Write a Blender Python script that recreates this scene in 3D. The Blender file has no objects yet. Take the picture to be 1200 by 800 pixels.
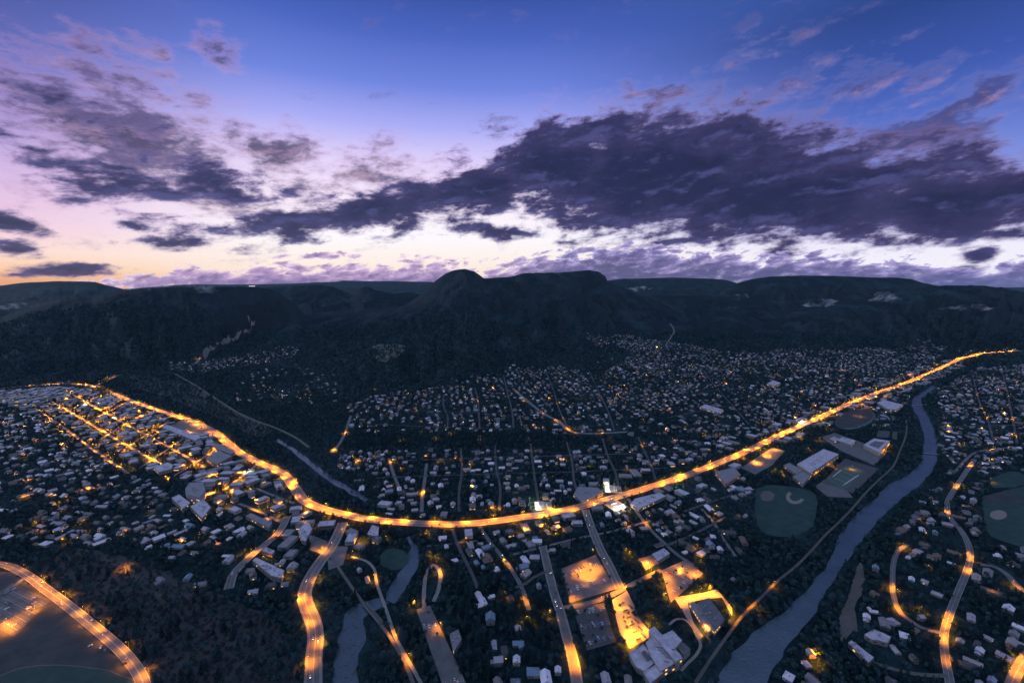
import bpy, math, random
import numpy as np
from mathutils import Vector, Matrix, kdtree
R = math.radians
SC = bpy.context.scene
COL = SC.collection
random.seed(7); rng = np.random.default_rng(7)

# ------------------------------------------------------------------ camera
H = 450.0                      # the drone hovers 450 m above the valley floor
F = 540.0                      # focal length in photo pixels (photo 1200 wide)
PITCH = R(6.55)
cam = bpy.data.cameras.new('camera'); cam.lens = 36 * F / 1200; cam.sensor_width = 36
cam.clip_start = 1; cam.clip_end = 200000
camo = bpy.data.objects.new('camera', cam); COL.objects.link(camo)
camo.location = (0, 0, H); camo.rotation_euler = (math.pi / 2 - PITCH, 0, 0)
SC.camera = camo
SC.render.resolution_x = 1024; SC.render.resolution_y = 682
SC.view_settings.view_transform = 'Standard'; SC.view_settings.look = 'None'
SC.view_settings.exposure = 0.0; SC.view_settings.gamma = 1
SC.render.engine = 'CYCLES'
cy = SC.cycles
cy.use_denoising = True; cy.denoising_prefilter = 'NONE'; cy.use_light_tree = True
cy.max_bounces = 4; cy.diffuse_bounces = 2; cy.glossy_bounces = 2; cy.transmission_bounces = 2
cy.volume_bounces = 0; cy.transparent_max_bounces = 6; cy.caustics_reflective = False; cy.caustics_refractive = False
cy.sample_clamp_indirect = 3; cy.volume_step_rate = 4; cy.volume_max_steps = 64

CP, SP = math.cos(PITCH), math.sin(PITCH)
def ray(x, y):
    a = (x - 600) / F; b = (400 - y) / F
    return a, CP + b * SP, -SP + b * CP
def azel(x, y):
    dx, dy, dz = ray(x, y)
    return math.atan2(dx, dy), math.atan2(dz, math.hypot(dx, dy))
def G(x, y, z=0.0):            # a photo pixel to its point on the level z
    dx, dy, dz = ray(x, y)
    t = (z - H) / dz
    return (dx * t, dy * t)
def PX(X, Y, Z):               # numpy: world to photo pixel
    X = np.asarray(X, float); Y = np.asarray(Y, float); Z = np.asarray(Z, float) - H
    d = Y * CP - Z * SP
    up = Y * SP + Z * CP
    return 600 + F * X / d, 400 - F * up / d

# ------------------------------------------------------------------ sky: dusk gradient, Nishita twilight and banks of cloud
def s2l(c):
    return tuple(((v / 255) / 12.92 if v / 255 <= .04045 else ((v / 255 + .055) / 1.055) ** 2.4) for v in c)
W = bpy.data.worlds.new('World'); SC.world = W; W.use_nodes = True
W.cycles.sampling_method = 'MANUAL'; W.cycles.sample_map_resolution = 512
nt = W.node_tree; nt.nodes.clear(); L = nt.links
def N(t, **k):
    n = nt.nodes.new(t)
    for a, b in k.items(): setattr(n, a, b)
    return n
def put(sock, v):
    if isinstance(v, bpy.types.NodeSocket): L.new(v, sock)
    elif v is not None: sock.default_value = v
def M(op, a, b=None, c=None, clamp=False):
    n = N('ShaderNodeMath', operation=op, use_clamp=clamp)
    put(n.inputs[0], a); put(n.inputs[1], b); put(n.inputs[2], c)
    return n.outputs[0]
def MR(v, a, b, c=0.0, d=1.0, smooth=True):
    n = N('ShaderNodeMapRange', interpolation_type='SMOOTHSTEP' if smooth else 'LINEAR')
    put(n.inputs['Value'], v)
    for i, q in zip((1, 2, 3, 4), (a, b, c, d)): put(n.inputs[i], q)
    return n.outputs[0]
def MIX(f, a, b):
    n = N('ShaderNodeMix', data_type='RGBA'); put(n.inputs[0], f)
    put(n.inputs[6], a if isinstance(a, bpy.types.NodeSocket) else (*a, 1)); put(n.inputs[7], b if isinstance(b, bpy.types.NodeSocket) else (*b, 1))
    return n.outputs[2]
def RAMP(v, stops):
    n = N('ShaderNodeValToRGB'); put(n.inputs[0], v); e = n.color_ramp.elements
    while len(e) > 1: e.remove(e[-1])
    for i, (p, c) in enumerate(stops):
        q = e[0] if i == 0 else e.new(p)
        q.position = p; q.color = (*s2l(c), 1)
    return n.outputs[0]
tc = N('ShaderNodeTexCoord'); sep = N('ShaderNodeSeparateXYZ'); L.new(tc.outputs['Generated'], sep.inputs[0])
AZ = M('ARCTAN2', sep.outputs[0], sep.outputs[1]); EL = M('ARCSINE', sep.outputs[2])
eln = M('MULTIPLY_ADD', EL, 180 / math.pi / 70, 5 / 70)
def er(*st): return RAMP(eln, [((e + 5) / 70, c) for e, c in st])
left = er((-5, (200, 120, 60)), (-.5, (240, 140, 70)), (.9, (250, 178, 116)), (1.8, (255, 210, 170)), (3.2, (255, 222, 212)), (5.5, (240, 204, 226)), (8, (226, 192, 228)), (11, (196, 172, 224)), (15, (142, 134, 208)), (19, (94, 102, 180)), (24, (68, 80, 152)), (31, (70, 88, 168)), (44, (164, 188, 242)), (64, (178, 206, 252)))  # top stops of each ramp, out of view, are brightened to lift the ground
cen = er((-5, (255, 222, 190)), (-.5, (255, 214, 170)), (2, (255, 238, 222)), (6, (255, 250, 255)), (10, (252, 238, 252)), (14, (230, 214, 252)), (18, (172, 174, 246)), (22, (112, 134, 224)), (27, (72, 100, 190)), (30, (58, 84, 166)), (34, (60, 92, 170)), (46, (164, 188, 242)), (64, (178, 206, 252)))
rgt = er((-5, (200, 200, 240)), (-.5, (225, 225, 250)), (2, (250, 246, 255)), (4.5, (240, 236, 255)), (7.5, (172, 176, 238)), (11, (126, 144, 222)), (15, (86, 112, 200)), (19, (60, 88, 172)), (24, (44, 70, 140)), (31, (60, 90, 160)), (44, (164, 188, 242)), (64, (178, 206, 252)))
base = MIX(MR(AZ, R(-50), R(-24)), left, cen)
base = MIX(MR(AZ, R(0), R(38)), base, rgt)
# behind the drone the unseen sky is set pale and bright to light the ground
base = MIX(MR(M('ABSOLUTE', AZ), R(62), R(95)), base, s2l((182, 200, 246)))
nish = N('ShaderNodeTexSky', sky_type='NISHITA'); nish.sun_disc = False
nish.sun_elevation = R(-3); nish.sun_rotation = R(-52); nish.altitude = 2000
# cloud noise, stretched along the horizon
cmb = N('ShaderNodeCombineXYZ'); L.new(AZ, cmb.inputs[0]); put(cmb.inputs[1], M('SUBTRACT', M('MULTIPLY', EL, 2.5), M('MULTIPLY', M('SINE', AZ), .22)))
def NOISE(vec, scale, det, rough, dist=0.0, off=(0, 0, 0), lac=2.0):
    mp = N('ShaderNodeVectorMath', operation='ADD'); L.new(vec, mp.inputs[0]); mp.inputs[1].default_value = off
    n = N('ShaderNodeTexNoise'); n.noise_dimensions = '2D'; L.new(mp.outputs[0], n.inputs['Vector'])
    n.inputs['Scale'].default_value = scale; n.inputs['Detail'].default_value = det; n.inputs['Roughness'].default_value = rough
    n.inputs['Distortion'].default_value = dist; n.inputs['Lacunarity'].default_value = lac
    return n.outputs['Fac']
V = cmb.outputs[0]
def BLOBS(lst):
    c2 = N('ShaderNodeCombineXYZ'); L.new(AZ, c2.inputs[0]); L.new(EL, c2.inputs[1])
    out = None
    for (x, y, rx, ry, ang, w) in lst:
        a0, e0 = azel(x, y); a1, _ = azel(x + 10, y); _, e1 = azel(x, y - 10)
        kx = (a1 - a0) / 10; ky = (e1 - e0) / 10
        mp = N('ShaderNodeMapping', vector_type='TEXTURE'); L.new(c2.outputs[0], mp.inputs['Vector'])
        mp.inputs['Location'].default_value = (a0, e0, 0); mp.inputs['Rotation'].default_value = (0, 0, R(ang))
        mp.inputs['Scale'].default_value = (rx * kx, ry * ky, 1)
        g = N('ShaderNodeTexGradient', gradient_type='SPHERICAL'); L.new(mp.outputs[0], g.inputs[0])
        v = M('MULTIPLY', g.outputs['Fac'], w)
        out = v if out is None else M('SMOOTH_MAX', out, v, .12)
    return out
n1 = NOISE(V, 10, 7, .62, .1); n1b = NOISE(V, 10, 5, .62, .1, (0.0, -.03, 0))
relief = M('MULTIPLY_ADD', M('SUBTRACT', n1, n1b), 2.1, .5, clamp=True)
n2 = NOISE(V, 24, 5, .62, .15, (3, 1, 5))
# thin, torn, pink-lit cloud
thin = BLOBS([(150, 165, 260, 130, -14, 1.55), (110, 190, 200, 70, -6, 1.2), (260, 235, 170, 50, -10, 1.3), (95, 120, 170, 60, -8, 1.0), (240, 225, 190, 75, -14, 1.2), (195, 120, 120, 60, -25, .95), (255, 60, 45, 60, 60, .85),
              (330, 185, 180, 80, -8, 1.05), (430, 210, 190, 80, -4, 1.05), (530, 215, 150, 62, 8, 1.0), (370, 250, 170, 50, 8, 1.0), (30, 215, 180, 90, -8, .72), (120, 60, 200, 60, 8, .7),
              (1060, 165, 200, 90, 10, 1.15), (960, 180, 170, 60, 8, .95), (770, 135, 210, 70, -6, 1.0), (1150, 115, 150, 70, 5, .85), (860, 75, 140, 45, 12, .66), (960, 110, 240, 70, 5, .7), (1190, 210, 160, 70, 0, .9)])
tt = M('ADD', M('MULTIPLY_ADD', M('SUBTRACT', n1, .5), 2.2, thin), M('MULTIPLY', M('SUBTRACT', n2, .5), 1.1))
ta = M('MULTIPLY', MR(tt, .25, 1.35), MR(thin, .02, .40))
tcol = MIX(MR(tt, .42, 1.15), s2l((200, 156, 204)), s2l((66, 56, 94)))
tcol_r = MIX(MR(tt, .40, .95), s2l((150, 146, 206)), s2l((72, 66, 116)))
tcol = MIX(MR(AZ, R(0), R(20)), tcol, tcol_r)
tcol = MIX(M('MULTIPLY', MR(relief, .5, 1.0), .4), tcol, s2l((238, 190, 222)))
sky = MIX(M('MULTIPLY', ta, .92), base, tcol)
# heavy dark belt
dark = BLOBS([(770, 208, 310, 104, -4, 1.9), (670, 188, 190, 74, 10, 1.6), (910, 228, 330, 84, -5, 1.85), (1100, 236, 270, 68, -2, 1.6), (560, 222, 200, 52, 16, 1.35), (450, 243, 220, 42, 14, 1.25),
              (340, 264, 200, 36, 8, 1.1), (230, 282, 110, 18, 4, 1.0), (600, 272, 150, 18, -4, .9), (700, 260, 170, 34, -5, 1.1), (840, 260, 220, 32, -3, 1.1), (990, 264, 200, 24, -2, 1.0),
              (1150, 300, 60, 20, 3, 1.15), (1130, 314, 60, 12, 0, .9), (1190, 272, 90, 22, 0, 1.0), (15, 260, 100, 18, -6, 1.1), (15, 292, 75, 16, -4, 1.05), (80, 316, 120, 13, 3, 1.15), (155, 264, 48, 14, -8, .85), (20, 322, 60, 8, 0, .9),
              (640, 282, 80, 10, -4, .7), (130, 205, 250, 70, -12, .82), (250, 215, 170, 60, -15, .8), (110, 120, 190, 50, -8, .66)])
dd = M('ADD', M('MULTIPLY_ADD', M('SUBTRACT', n1, .5), 2.1, dark), M('MULTIPLY', M('SUBTRACT', n2, .5), .7))
da = M('MULTIPLY', MR(dd, .26, .80), MR(dark, .0, .2))
dcol = MIX(MR(dd, .3, .9), s2l((140, 124, 184)), s2l((58, 56, 100)))
dcol = MIX(MR(dd, .8, 1.5), dcol, s2l((36, 42, 80)))
dcol = MIX(M('MULTIPLY', MR(relief, .52, 1.0), .42), dcol, s2l((98, 98, 160)))
dcol = MIX(M('MULTIPLY', MR(relief, .48, 0.0), .45), dcol, s2l((30, 32, 62)))
sky = MIX(da, sky, dcol)
# low cumulus bank standing on the horizon
vb = N('ShaderNodeTexVoronoi', feature='F1', voronoi_dimensions='2D'); vb.inputs['Scale'].default_value = 26
vb.inputs['Detail'].default_value = 2; vb.inputs['Roughness'].default_value = .55
w1 = NOISE(V, 16, 5, .6, 0, (7, 2, 1))
wv = N('ShaderNodeVectorMath', operation='ADD'); L.new(V, wv.inputs[0])
wc = N('ShaderNodeCombineXYZ'); put(wc.inputs[0], M('MULTIPLY', w1, .06)); put(wc.inputs[1], M('MULTIPLY', w1, .05)); L.new(wc.outputs[0], wv.inputs[1])
L.new(wv.outputs[0], vb.inputs['Vector'])
bank = BLOBS([(250, 338, 200, 38, 3, 1.7), (340, 334, 190, 38, 0, 1.7), (440, 336, 190, 40, 0, 1.7), (500, 330, 110, 42, 0, 1.5), (590, 336, 120, 36, 0, 1.5), (650, 326, 120, 38, 0, 1.7), (730, 322, 160, 50, 0, 1.8), (830, 328, 180, 44, 0, 1.8),
              (920, 330, 190, 44, 0, 1.8), (1020, 334, 190, 38, 0, 1.8), (1110, 338, 170, 38, 0, 1.8), (1220, 336, 160, 46, 0, 1.7), (110, 338, 120, 12, 0, 1.2), (375, 300, 90, 10, 2, 1.0)])
bbr = M('ADD', M('MULTIPLY_ADD', M('SUBTRACT', .45, vb.outputs['Distance']), .8, bank), M('MULTIPLY', M('SUBTRACT', w1, .5), .5))
bb = M('MULTIPLY', bbr, MR(bank, .02, .16))
ba = MR(bb, .20, .42)
bcl = MIX(MR(bb, .30, .75), s2l((250, 222, 238)), s2l((176, 146, 198))); bcl = MIX(MR(bb, .7, 1.4), bcl, s2l((118, 100, 160)))
bcr = MIX(MR(bb, .30, .80), s2l((178, 166, 222)), s2l((108, 100, 160))); bcr = MIX(MR(bb, .7, 1.3), bcr, s2l((74, 74, 128)))
bcol = MIX(MR(AZ, R(-8), R(8)), bcl, bcr)
n3 = NOISE(V, 30, 4, .6, 0, (1, 6, 2)); n3b = NOISE(V, 30, 4, .6, 0, (.99, 6.016, 2))
bcol = MIX(MR(M('SUBTRACT', n3b, n3), .0, .35, 0, .4), bcol, s2l((222, 204, 238)))
bcol = MIX(MR(M('SUBTRACT', n3, n3b), .0, .3, 0, .5), bcol, s2l((70, 66, 118)))
sky = MIX(M('MULTIPLY', ba, .96), sky, bcol)
# painted sky with its brightened unseen parts, plus faint Nishita twilight
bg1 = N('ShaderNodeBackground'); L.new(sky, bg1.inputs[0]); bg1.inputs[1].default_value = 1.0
bg2 = N('ShaderNodeBackground'); L.new(nish.outputs[0], bg2.inputs[0]); bg2.inputs[1].default_value = 0.05
add = N('ShaderNodeAddShader'); L.new(bg1.outputs[0], add.inputs[0]); L.new(bg2.outputs[0], add.inputs[1])
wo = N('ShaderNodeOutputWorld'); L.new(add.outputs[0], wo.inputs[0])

# last light from beyond the left horizon
sun = bpy.data.lights.new('sun', 'SUN'); sun.energy = 1.0; sun.angle = R(8); sun.color = (.70, .80, 1)
suno = bpy.data.objects.new('sun', sun); COL.objects.link(suno)
suno.rotation_euler = Vector((math.sin(R(-64)), math.cos(R(-64)), math.tan(R(10)))).to_track_quat('Z', 'Y').to_euler()

# ------------------------------------------------------------------ helpers
def tag(o, label=None, cat=None, group=None, kind=None):
    if label: o['label'] = label
    if cat: o['category'] = cat
    if group: o['group'] = group
    if kind: o['kind'] = kind
    return o
class MB:
    def __init__(s): s.v = []; s.f = []; s.m = []
    def face(s, pts, m=0):
        n = len(s.v); s.v += [tuple(p) for p in pts]; s.f.append(tuple(range(n, n + len(pts)))); s.m.append(m)
    def raw(s, v, f, m=0):
        n = len(s.v); s.v += [tuple(p) for p in v]
        for q in f: s.f.append(tuple(i + n for i in q)); s.m.append(m)
    def prism(s, poly, z0, z1, m=0, mt=None):
        n = len(poly); a = sum(poly[i][0] * poly[(i + 1) % n][1] - poly[(i + 1) % n][0] * poly[i][1] for i in range(n))
        if a < 0: poly = poly[::-1]
        v = [(p[0], p[1], z0) for p in poly] + [(p[0], p[1], z1) for p in poly]
        s.raw(v, [(i, (i + 1) % n, n + (i + 1) % n, n + i) for i in range(n)] + [tuple(range(n - 1, -1, -1))], m)
        k = len(s.v) - n; s.f.append(tuple(range(k, k + n))); s.m.append(m if mt is None else mt)
    def box(s, cx, cy_, cz, sx, sy, sz, rot=0, m=0):
        c, q = math.cos(rot), math.sin(rot)
        s.prism([(cx + x * c - y * q, cy_ + x * q + y * c) for x, y in ((-sx / 2, -sy / 2), (sx / 2, -sy / 2), (sx / 2, sy / 2), (-sx / 2, sy / 2))], cz - sz / 2, cz + sz / 2, m)
    def cyl(s, a, b, r0, r1, n=8, m=0):
        a = Vector(a); b = Vector(b); d = (b - a).normalized(); u = d.orthogonal().normalized(); w = d.cross(u)
        v = []
        for p, r in ((a, r0), (b, r1)):
            for i in range(n):
                t = 2 * math.pi * i / n; v.append(p + u * math.cos(t) * r + w * math.sin(t) * r)
        s.raw(v, [(i, (i + 1) % n, n + (i + 1) % n, n + i) for i in range(n)] + [tuple(range(n - 1, -1, -1)), tuple(range(n, 2 * n))], m)
    def mesh(s, name, mats):
        me = bpy.data.meshes.new(name); me.from_pydata(s.v, [], s.f); 
        for q in mats: me.materials.append(q)
        if len(mats) > 1: me.polygons.foreach_set('material_index', s.m)
        me.update(); return me
    def build(s, name, mats, parent=None, loc=None):
        if not isinstance(mats, (list, tuple)): mats = [mats]
        return obj(name, s.mesh(name, mats), parent, loc)
def obj(name, me, parent=None, loc=None, rz=0):
    o = bpy.data.objects.new(name, me); COL.objects.link(o)
    if parent: o.parent = parent
    if loc: o.location = loc
    if rz: o.rotation_euler.z = rz
    return o
def npmesh(name, V_, Fq, mats, midx=None):
    """a mesh straight from numpy arrays; Fq is (n, k) with a constant k"""
    me = bpy.data.meshes.new(name); V_ = np.ascontiguousarray(V_, np.float32); Fq = np.ascontiguousarray(Fq, np.int32)
    me.vertices.add(len(V_)); me.vertices.foreach_set('co', V_.ravel())
    k = Fq.shape[1]; me.loops.add(Fq.size); me.loops.foreach_set('vertex_index', Fq.ravel())
    me.polygons.add(len(Fq)); me.polygons.foreach_set('loop_start', np.arange(len(Fq), dtype=np.int32) * k)
    for q in mats: me.materials.append(q)
    if midx is not None: me.polygons.foreach_set('material_index', np.ascontiguousarray(midx, np.int32))
    me.update(calc_edges=True); return me

# ---- value noise
_T = rng.random((256, 256))
def vnoise(x, y):
    xi = np.floor(x).astype(int); yi = np.floor(y).astype(int); fx = x - xi; fy = y - yi
    fx = fx * fx * (3 - 2 * fx); fy = fy * fy * (3 - 2 * fy)
    a = _T[yi & 255, xi & 255]; b = _T[yi & 255, (xi + 1) & 255]; c = _T[(yi + 1) & 255, xi & 255]; d = _T[(yi + 1) & 255, (xi + 1) & 255]
    return (a + (b - a) * fx) * (1 - fy) + (c + (d - c) * fx) * fy
def fbm(x, y, o=5, g=.5):
    s = 0; a = 1; t = 0
    for i in range(o):
        s = s + a * vnoise(x + 17.3 * i, y + 9.1 * i); t += a; a *= g; x = x * 2.03; y = y * 2.03
    return s / t

# ------------------------------------------------------------------ terrain
def Yflat(y):   # depth at which a photo row meets the valley floor
    return G(600, y)[1]
# each ridge: crest polyline in photo pixels with its distance, and the distance of its foot
def RG(cx, cyy, Yc, fx, fy, amp=1.0, prof=0, foot_is_depth=False):
    return dict(cx=cx, cy=cyy, Yc=Yc, fx=fx, fy=(fy if foot_is_depth else [Yflat(q) for q in fy]), amp=amp, prof=prof)
RIDGES = [
 RG([-700, 0, 25, 50, 75, 92, 105, 120, 140, 160, 180, 200, 260, 300, 322, 345, 372, 400], [375, 370, 362, 354, 349, 347, 349, 344, 341, 338, 337, 336, 336, 336, 340, 356, 390, 430], 4300,
    [-700, 0, 90, 150, 230, 262, 290, 400], [452, 446, 441, 436, 427, 406, 398, 396], 1.0, 1),
 RG([-900, 0, 30, 50, 70, 100, 112, 125, 140, 165, 200], [336, 334, 331, 330, 329, 329.5, 330, 334, 337, 343, 362], 13000, [0], [8000], .5, 1, True),
 RG([150, 200, 226, 300, 395, 402, 470, 520, 700, 1400], [338, 334, 333, 333, 330, 328.5, 329, 330, 333, 338], 24000, [0], [15000], .2, 0, True),
 RG([262, 285, 310, 335, 370, 388, 400, 415, 440], [352, 339, 337, 335, 333.5, 335, 340, 346, 362], 7500, [0], [5000], .6, 0, True),
 RG([400, 412, 421, 426, 432, 440, 447, 462, 478, 500], [356, 347, 339, 336, 336, 340, 341, 344, 342, 346], 7000, [0], [5200], .5, 0, True),
 RG([430, 470, 492, 500, 510, 520, 530, 540, 548, 556, 562, 567, 574, 600, 612, 640, 660, 690, 700, 705, 709, 712, 720, 735, 760, 800, 840], [392, 362, 345, 338, 329, 322, 317, 315, 315.5, 318, 322, 326, 326, 324, 320, 319.5, 319, 316, 318, 321, 323, 330, 334, 339, 345, 362, 392], 6200,
    [430, 500, 560, 620, 700, 840], [468, 470, 452, 430, 412, 398], 1.0, 1),
 RG([250, 290, 330, 400, 450, 500, 560, 600, 640], [395, 379, 370, 364, 360, 356, 358, 364, 376], 4700, [250, 330, 400, 450, 500, 560, 640], [398, 420, 446, 462, 470, 452, 428], .9),
 RG([520, 560, 600, 640, 680, 715, 745, 772], [410, 385, 372, 366, 367, 377, 394, 412], 4300, [520, 600, 660, 700, 772], [448, 436, 422, 414, 410], .8),
 RG([670, 700, 730, 760, 800, 835, 850, 870, 890], [350, 330, 326, 325.5, 325, 326, 328, 333, 342], 15000, [0], [9500], .4, 1, True),
 RG([830, 850, 865, 880, 900, 940, 975, 1000, 1020, 1050, 1068, 1080, 1095, 1110, 1140, 1300], [356, 338, 331, 327, 324, 322.5, 323, 324, 325, 325, 327, 331, 334, 337, 345, 370], 8000, [0], [5200], .8, 1, True),
 RG([860, 890, 930, 1000, 1050, 1080, 1095, 1110, 1150, 1175, 1200, 1300, 1900], [398, 380, 366, 352, 342, 337, 335, 334, 334, 337, 342, 348, 352], 5000, [860, 920, 1000, 1080, 1130, 1200, 1900], [405, 407, 410, 414, 413, 408, 402], 1.0, 1),
 RG([770, 800, 830, 850, 880, 905, 935], [412, 388, 371, 365, 369, 381, 404], 4500, [770, 850, 935], [408, 404, 405], .7),
]
def crest_z(r, x):
    y = np.interp(x, r['cx'], r['cy']); b = (400 - y) / F
    return H + r['Yc'] * (-SP + b * CP) / (CP + b * SP)
def terrain(X, Y):
    X = np.asarray(X, float); Y = np.asarray(Y, float)
    u = X / np.maximum(Y, 1.0); x = 600 + F * u / CP
    z = np.zeros_like(u)
    for k, r in enumerate(RIDGES):
        zc = crest_z(r, x)
        Yf = np.interp(x, r['fx'], r['fy']) + 500 * (fbm(u * 9 + k * 3, u * 0 + k, 3) - .5) * (Y > 1800)
        jit = 1 + .05 * (fbm(u * 5 + k, u * 0 + 40 + k, 2) - .5)
        Yc = r['Yc'] * jit; Yf = np.minimum(Yf, Yc * .93)
        zc = H + (zc - H) * jit
        s = (Y - Yf) / (Yc - Yf); sc = np.clip(s, 0, 1)
        p = np.where(sc < .8, .78 * (sc / .8) ** 1.25, .78 + .22 * np.clip((sc - .8) / .2, 0, 1) ** .7) if r['prof'] else sc ** 1.15 * (1.15 - .15 * sc)
        # gullies that run down the slope, benches and small spurs
        wq = 1.3 * fbm(u * 7 + k, sc * 2 + k, 3)
        g = np.abs(fbm(u * 13 + k * 7 + .9 * sc + wq, sc * 2.4 + k + wq, 5, .55) - .5) * 2
        g2 = fbm(X / 260 + k, Y / 330, 6, .6) - .5
        env = 4.6 * sc * (1 - sc) ** 1.6
        h = zc * p + r['amp'] * env * (zc * .80 * (g - .25) + 230 * g2) * np.minimum(1, zc / 250)
        h = h + r['amp'] * 16 * (fbm(u * 90 + k, sc * 3, 3) - .5) * sc * np.clip(zc / 300, 0, 1)
        h = np.where(s > 1, zc - (Y - Yc) * .22, h)
        h = np.where(s < 0, 0, h)
        z = np.maximum(z, h)
    return z
def Gt(x, y):                   # a photo pixel to its point on the terrain
    dx, dy, dz = ray(x, y)
    Ys = np.concatenate([np.linspace(1500, 9000, 700)]); t = Ys / dy
    zr = H + dz * t; zt = terrain(dx * t, Ys)
    hit = np.nonzero(zr < zt)[0]
    if len(hit) == 0 or hit[0] == 0: q = G(x, y); return (q[0], q[1], 0.0)
    i = hit[0]; return (dx * t[i], Ys[i], float(zt[i]))
def at(x, y):
    if y > 446: q = G(x, y); return (q[0], q[1], 0.0)
    return Gt(x, y)

# ------------------------------------------------------------------ materials
def mat(name, c, rough=.85, var=0.0, nscale=.2, c2=None, island=None, objrand=None, bump=0, bscale=1.0, metal=0, spec=.3, emit=None, es=0):
    m = bpy.data.materials.new(name); m.use_nodes = True; t = m.node_tree; b = t.nodes['Principled BSDF']
    b.inputs['Base Color'].default_value = (*c, 1); b.inputs['Roughness'].default_value = rough
    b.inputs['Metallic'].default_value = metal; b.inputs['Specular IOR Level'].default_value = spec
    if emit: b.inputs['Emission Color'].default_value = (*emit, 1); b.inputs['Emission Strength'].default_value = es
    col = None
    def nn(k): return t.nodes.new(k)
    if c2 is not None:
        tcn = nn('ShaderNodeNewGeometry'); no = nn('ShaderNodeTexNoise'); no.inputs['Scale'].default_value = nscale; no.inputs['Detail'].default_value = 5; no.inputs['Roughness'].default_value = .65
        t.links.new(tcn.outputs['Position'], no.inputs['Vector'])
        mr = nn('ShaderNodeMapRange'); mr.inputs[1].default_value = .36; mr.inputs[2].default_value = .64; t.links.new(no.outputs['Fac'], mr.inputs[0])
        mx = nn('ShaderNodeMix'); mx.data_type = 'RGBA'; t.links.new(mr.outputs[0], mx.inputs[0]); mx.inputs[6].default_value = (*c, 1); mx.inputs[7].default_value = (*c2, 1)
        col = mx.outputs[2]
    if island or objrand:
        cr = nn('ShaderNodeValToRGB'); cr.color_ramp.interpolation = 'CONSTANT' if not var else 'LINEAR'
        cs = island or objrand; e = cr.color_ramp.elements
        while len(e) > 1: e.remove(e[-1])
        for i, q in enumerate(cs):
            w = e[0] if i == 0 else e.new(i / len(cs)); w.position = i / len(cs); w.color = (*q, 1)
        src = nn('ShaderNodeNewGeometry').outputs['Random Per Island'] if island else nn('ShaderNodeObjectInfo').outputs['Random']
        t.links.new(src, cr.inputs[0])
        if col is None: col = cr.outputs[0]
        else:
            mx = nn('ShaderNodeMix'); mx.data_type = 'RGBA'; mx.blend_type = 'MULTIPLY'; mx.inputs[0].default_value = 1
            t.links.new(cr.outputs[0], mx.inputs[6]); t.links.new(col, mx.inputs[7]); col = mx.outputs[2]
    if col: t.links.new(col, b.inputs['Base Color'])
    if bump:
        tcn = nn('ShaderNodeNewGeometry'); no = nn('ShaderNodeTexNoise'); no.inputs['Scale'].default_value = bscale; no.inputs['Detail'].default_value = 4
        t.links.new(tcn.outputs['Position'], no.inputs['Vector']); bp = nn('ShaderNodeBump'); bp.inputs['Strength'].default_value = bump; bp.inputs['Distance'].default_value = 1 / bscale * .5
        t.links.new(no.outputs['Fac'], bp.inputs['Height']); t.links.new(bp.outputs[0], b.inputs['Normal'])
    return m
Ms = {}
Ms['asphalt'] = mat('asphalt', (.065, .068, .075), .8, c2=(.10, .10, .105), nscale=.08)
Ms['asphalt_dark'] = mat('dark asphalt', (.035, .038, .045), .8, c2=(.055, .056, .062), nscale=.1)
Ms['pavement'] = mat('concrete', (.13, .128, .125), .9, c2=(.18, .175, .17), nscale=.3)
Ms['track'] = mat('gravel track', (.055, .054, .052), .95, c2=(.09, .086, .08), nscale=.3)
Ms['paint'] = mat('road paint', (.5, .5, .5), .7, c2=(.26, .26, .26), nscale=.6)
Ms['lawn'] = mat('lawn', (.006, .028, .026), .95, c2=(.016, .042, .038), nscale=.05)
Ms['turf'] = mat('turf', (.035, .068, .060), .95, c2=(.05, .085, .072), nscale=.12)
Ms['dry'] = mat('dry grass', (.036, .037, .041), .95, c2=(.012, .020, .024), nscale=.03)
Ms['dirt'] = mat('infield dirt', (.13, .115, .10), .95, c2=(.17, .15, .13), nscale=.3)
Ms['meadow'] = mat('hill meadow', (.075, .085, .075), .95, c2=(.05, .06, .052), nscale=.02)
Ms['wall_c'] = mat('painted wall', (.3, .29, .27), .85, objrand=[(.22, .21, .19), (.15, .13, .11), (.18, .19, .2), (.1, .09, .085), (.28, .27, .25), (.13, .15, .16)])
Ms['wall_i'] = mat('far painted wall', (.3, .29, .27), .85, island=[(.22, .21, .19), (.15, .13, .11), (.18, .19, .2), (.1, .09, .085), (.28, .27, .25), (.13, .15, .16)])
Ms['roof_i'] = mat('far roof', (.3, .3, .3), .7, island=[(.12, .11, .13), (.20, .19, .22), (.06, .06, .07), (.30, .28, .33), (.14, .13, .14), (.08, .10, .13), (.48, .46, .54), (.16, .19, .25), (.12, .075, .065), (.05, .055, .065), (.09, .09, .11), (.24, .23, .27)])
Ms['glass'] = mat('dark window glass', (.03, .035, .045), .15, spec=.6)
Ms['litglass'] = mat('lit window', (.3, .25, .2), .4, emit=(1, .50, .14), es=1.6)
Ms['litcool'] = mat('cool lit window', (.3, .3, .3), .4, emit=(.9, .95, 1), es=2.5)
Ms['door'] = mat('painted door', (.12, .07, .05), .6, objrand=[(.2, .05, .04), (.05, .08, .14), (.3, .28, .25), (.07, .05, .04)])
Ms['brick'] = mat('chimney brick', (.2, .11, .08), .9, c2=(.27, .16, .12), nscale=2)
Ms['flat'] = mat('flat roof membrane', (.22, .21, .26), .8, c2=(.36, .34, .40), nscale=.10)
Ms['flat2'] = mat('grey roof membrane', (.12, .12, .14), .85, c2=(.17, .17, .19), nscale=.15)
Ms['flat3'] = mat('dark roof membrane', (.06, .065, .075), .85, c2=(.1, .105, .12), nscale=.15)
Ms['metal'] = mat('grey metal', (.3, .3, .31), .45, metal=.6)
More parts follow.
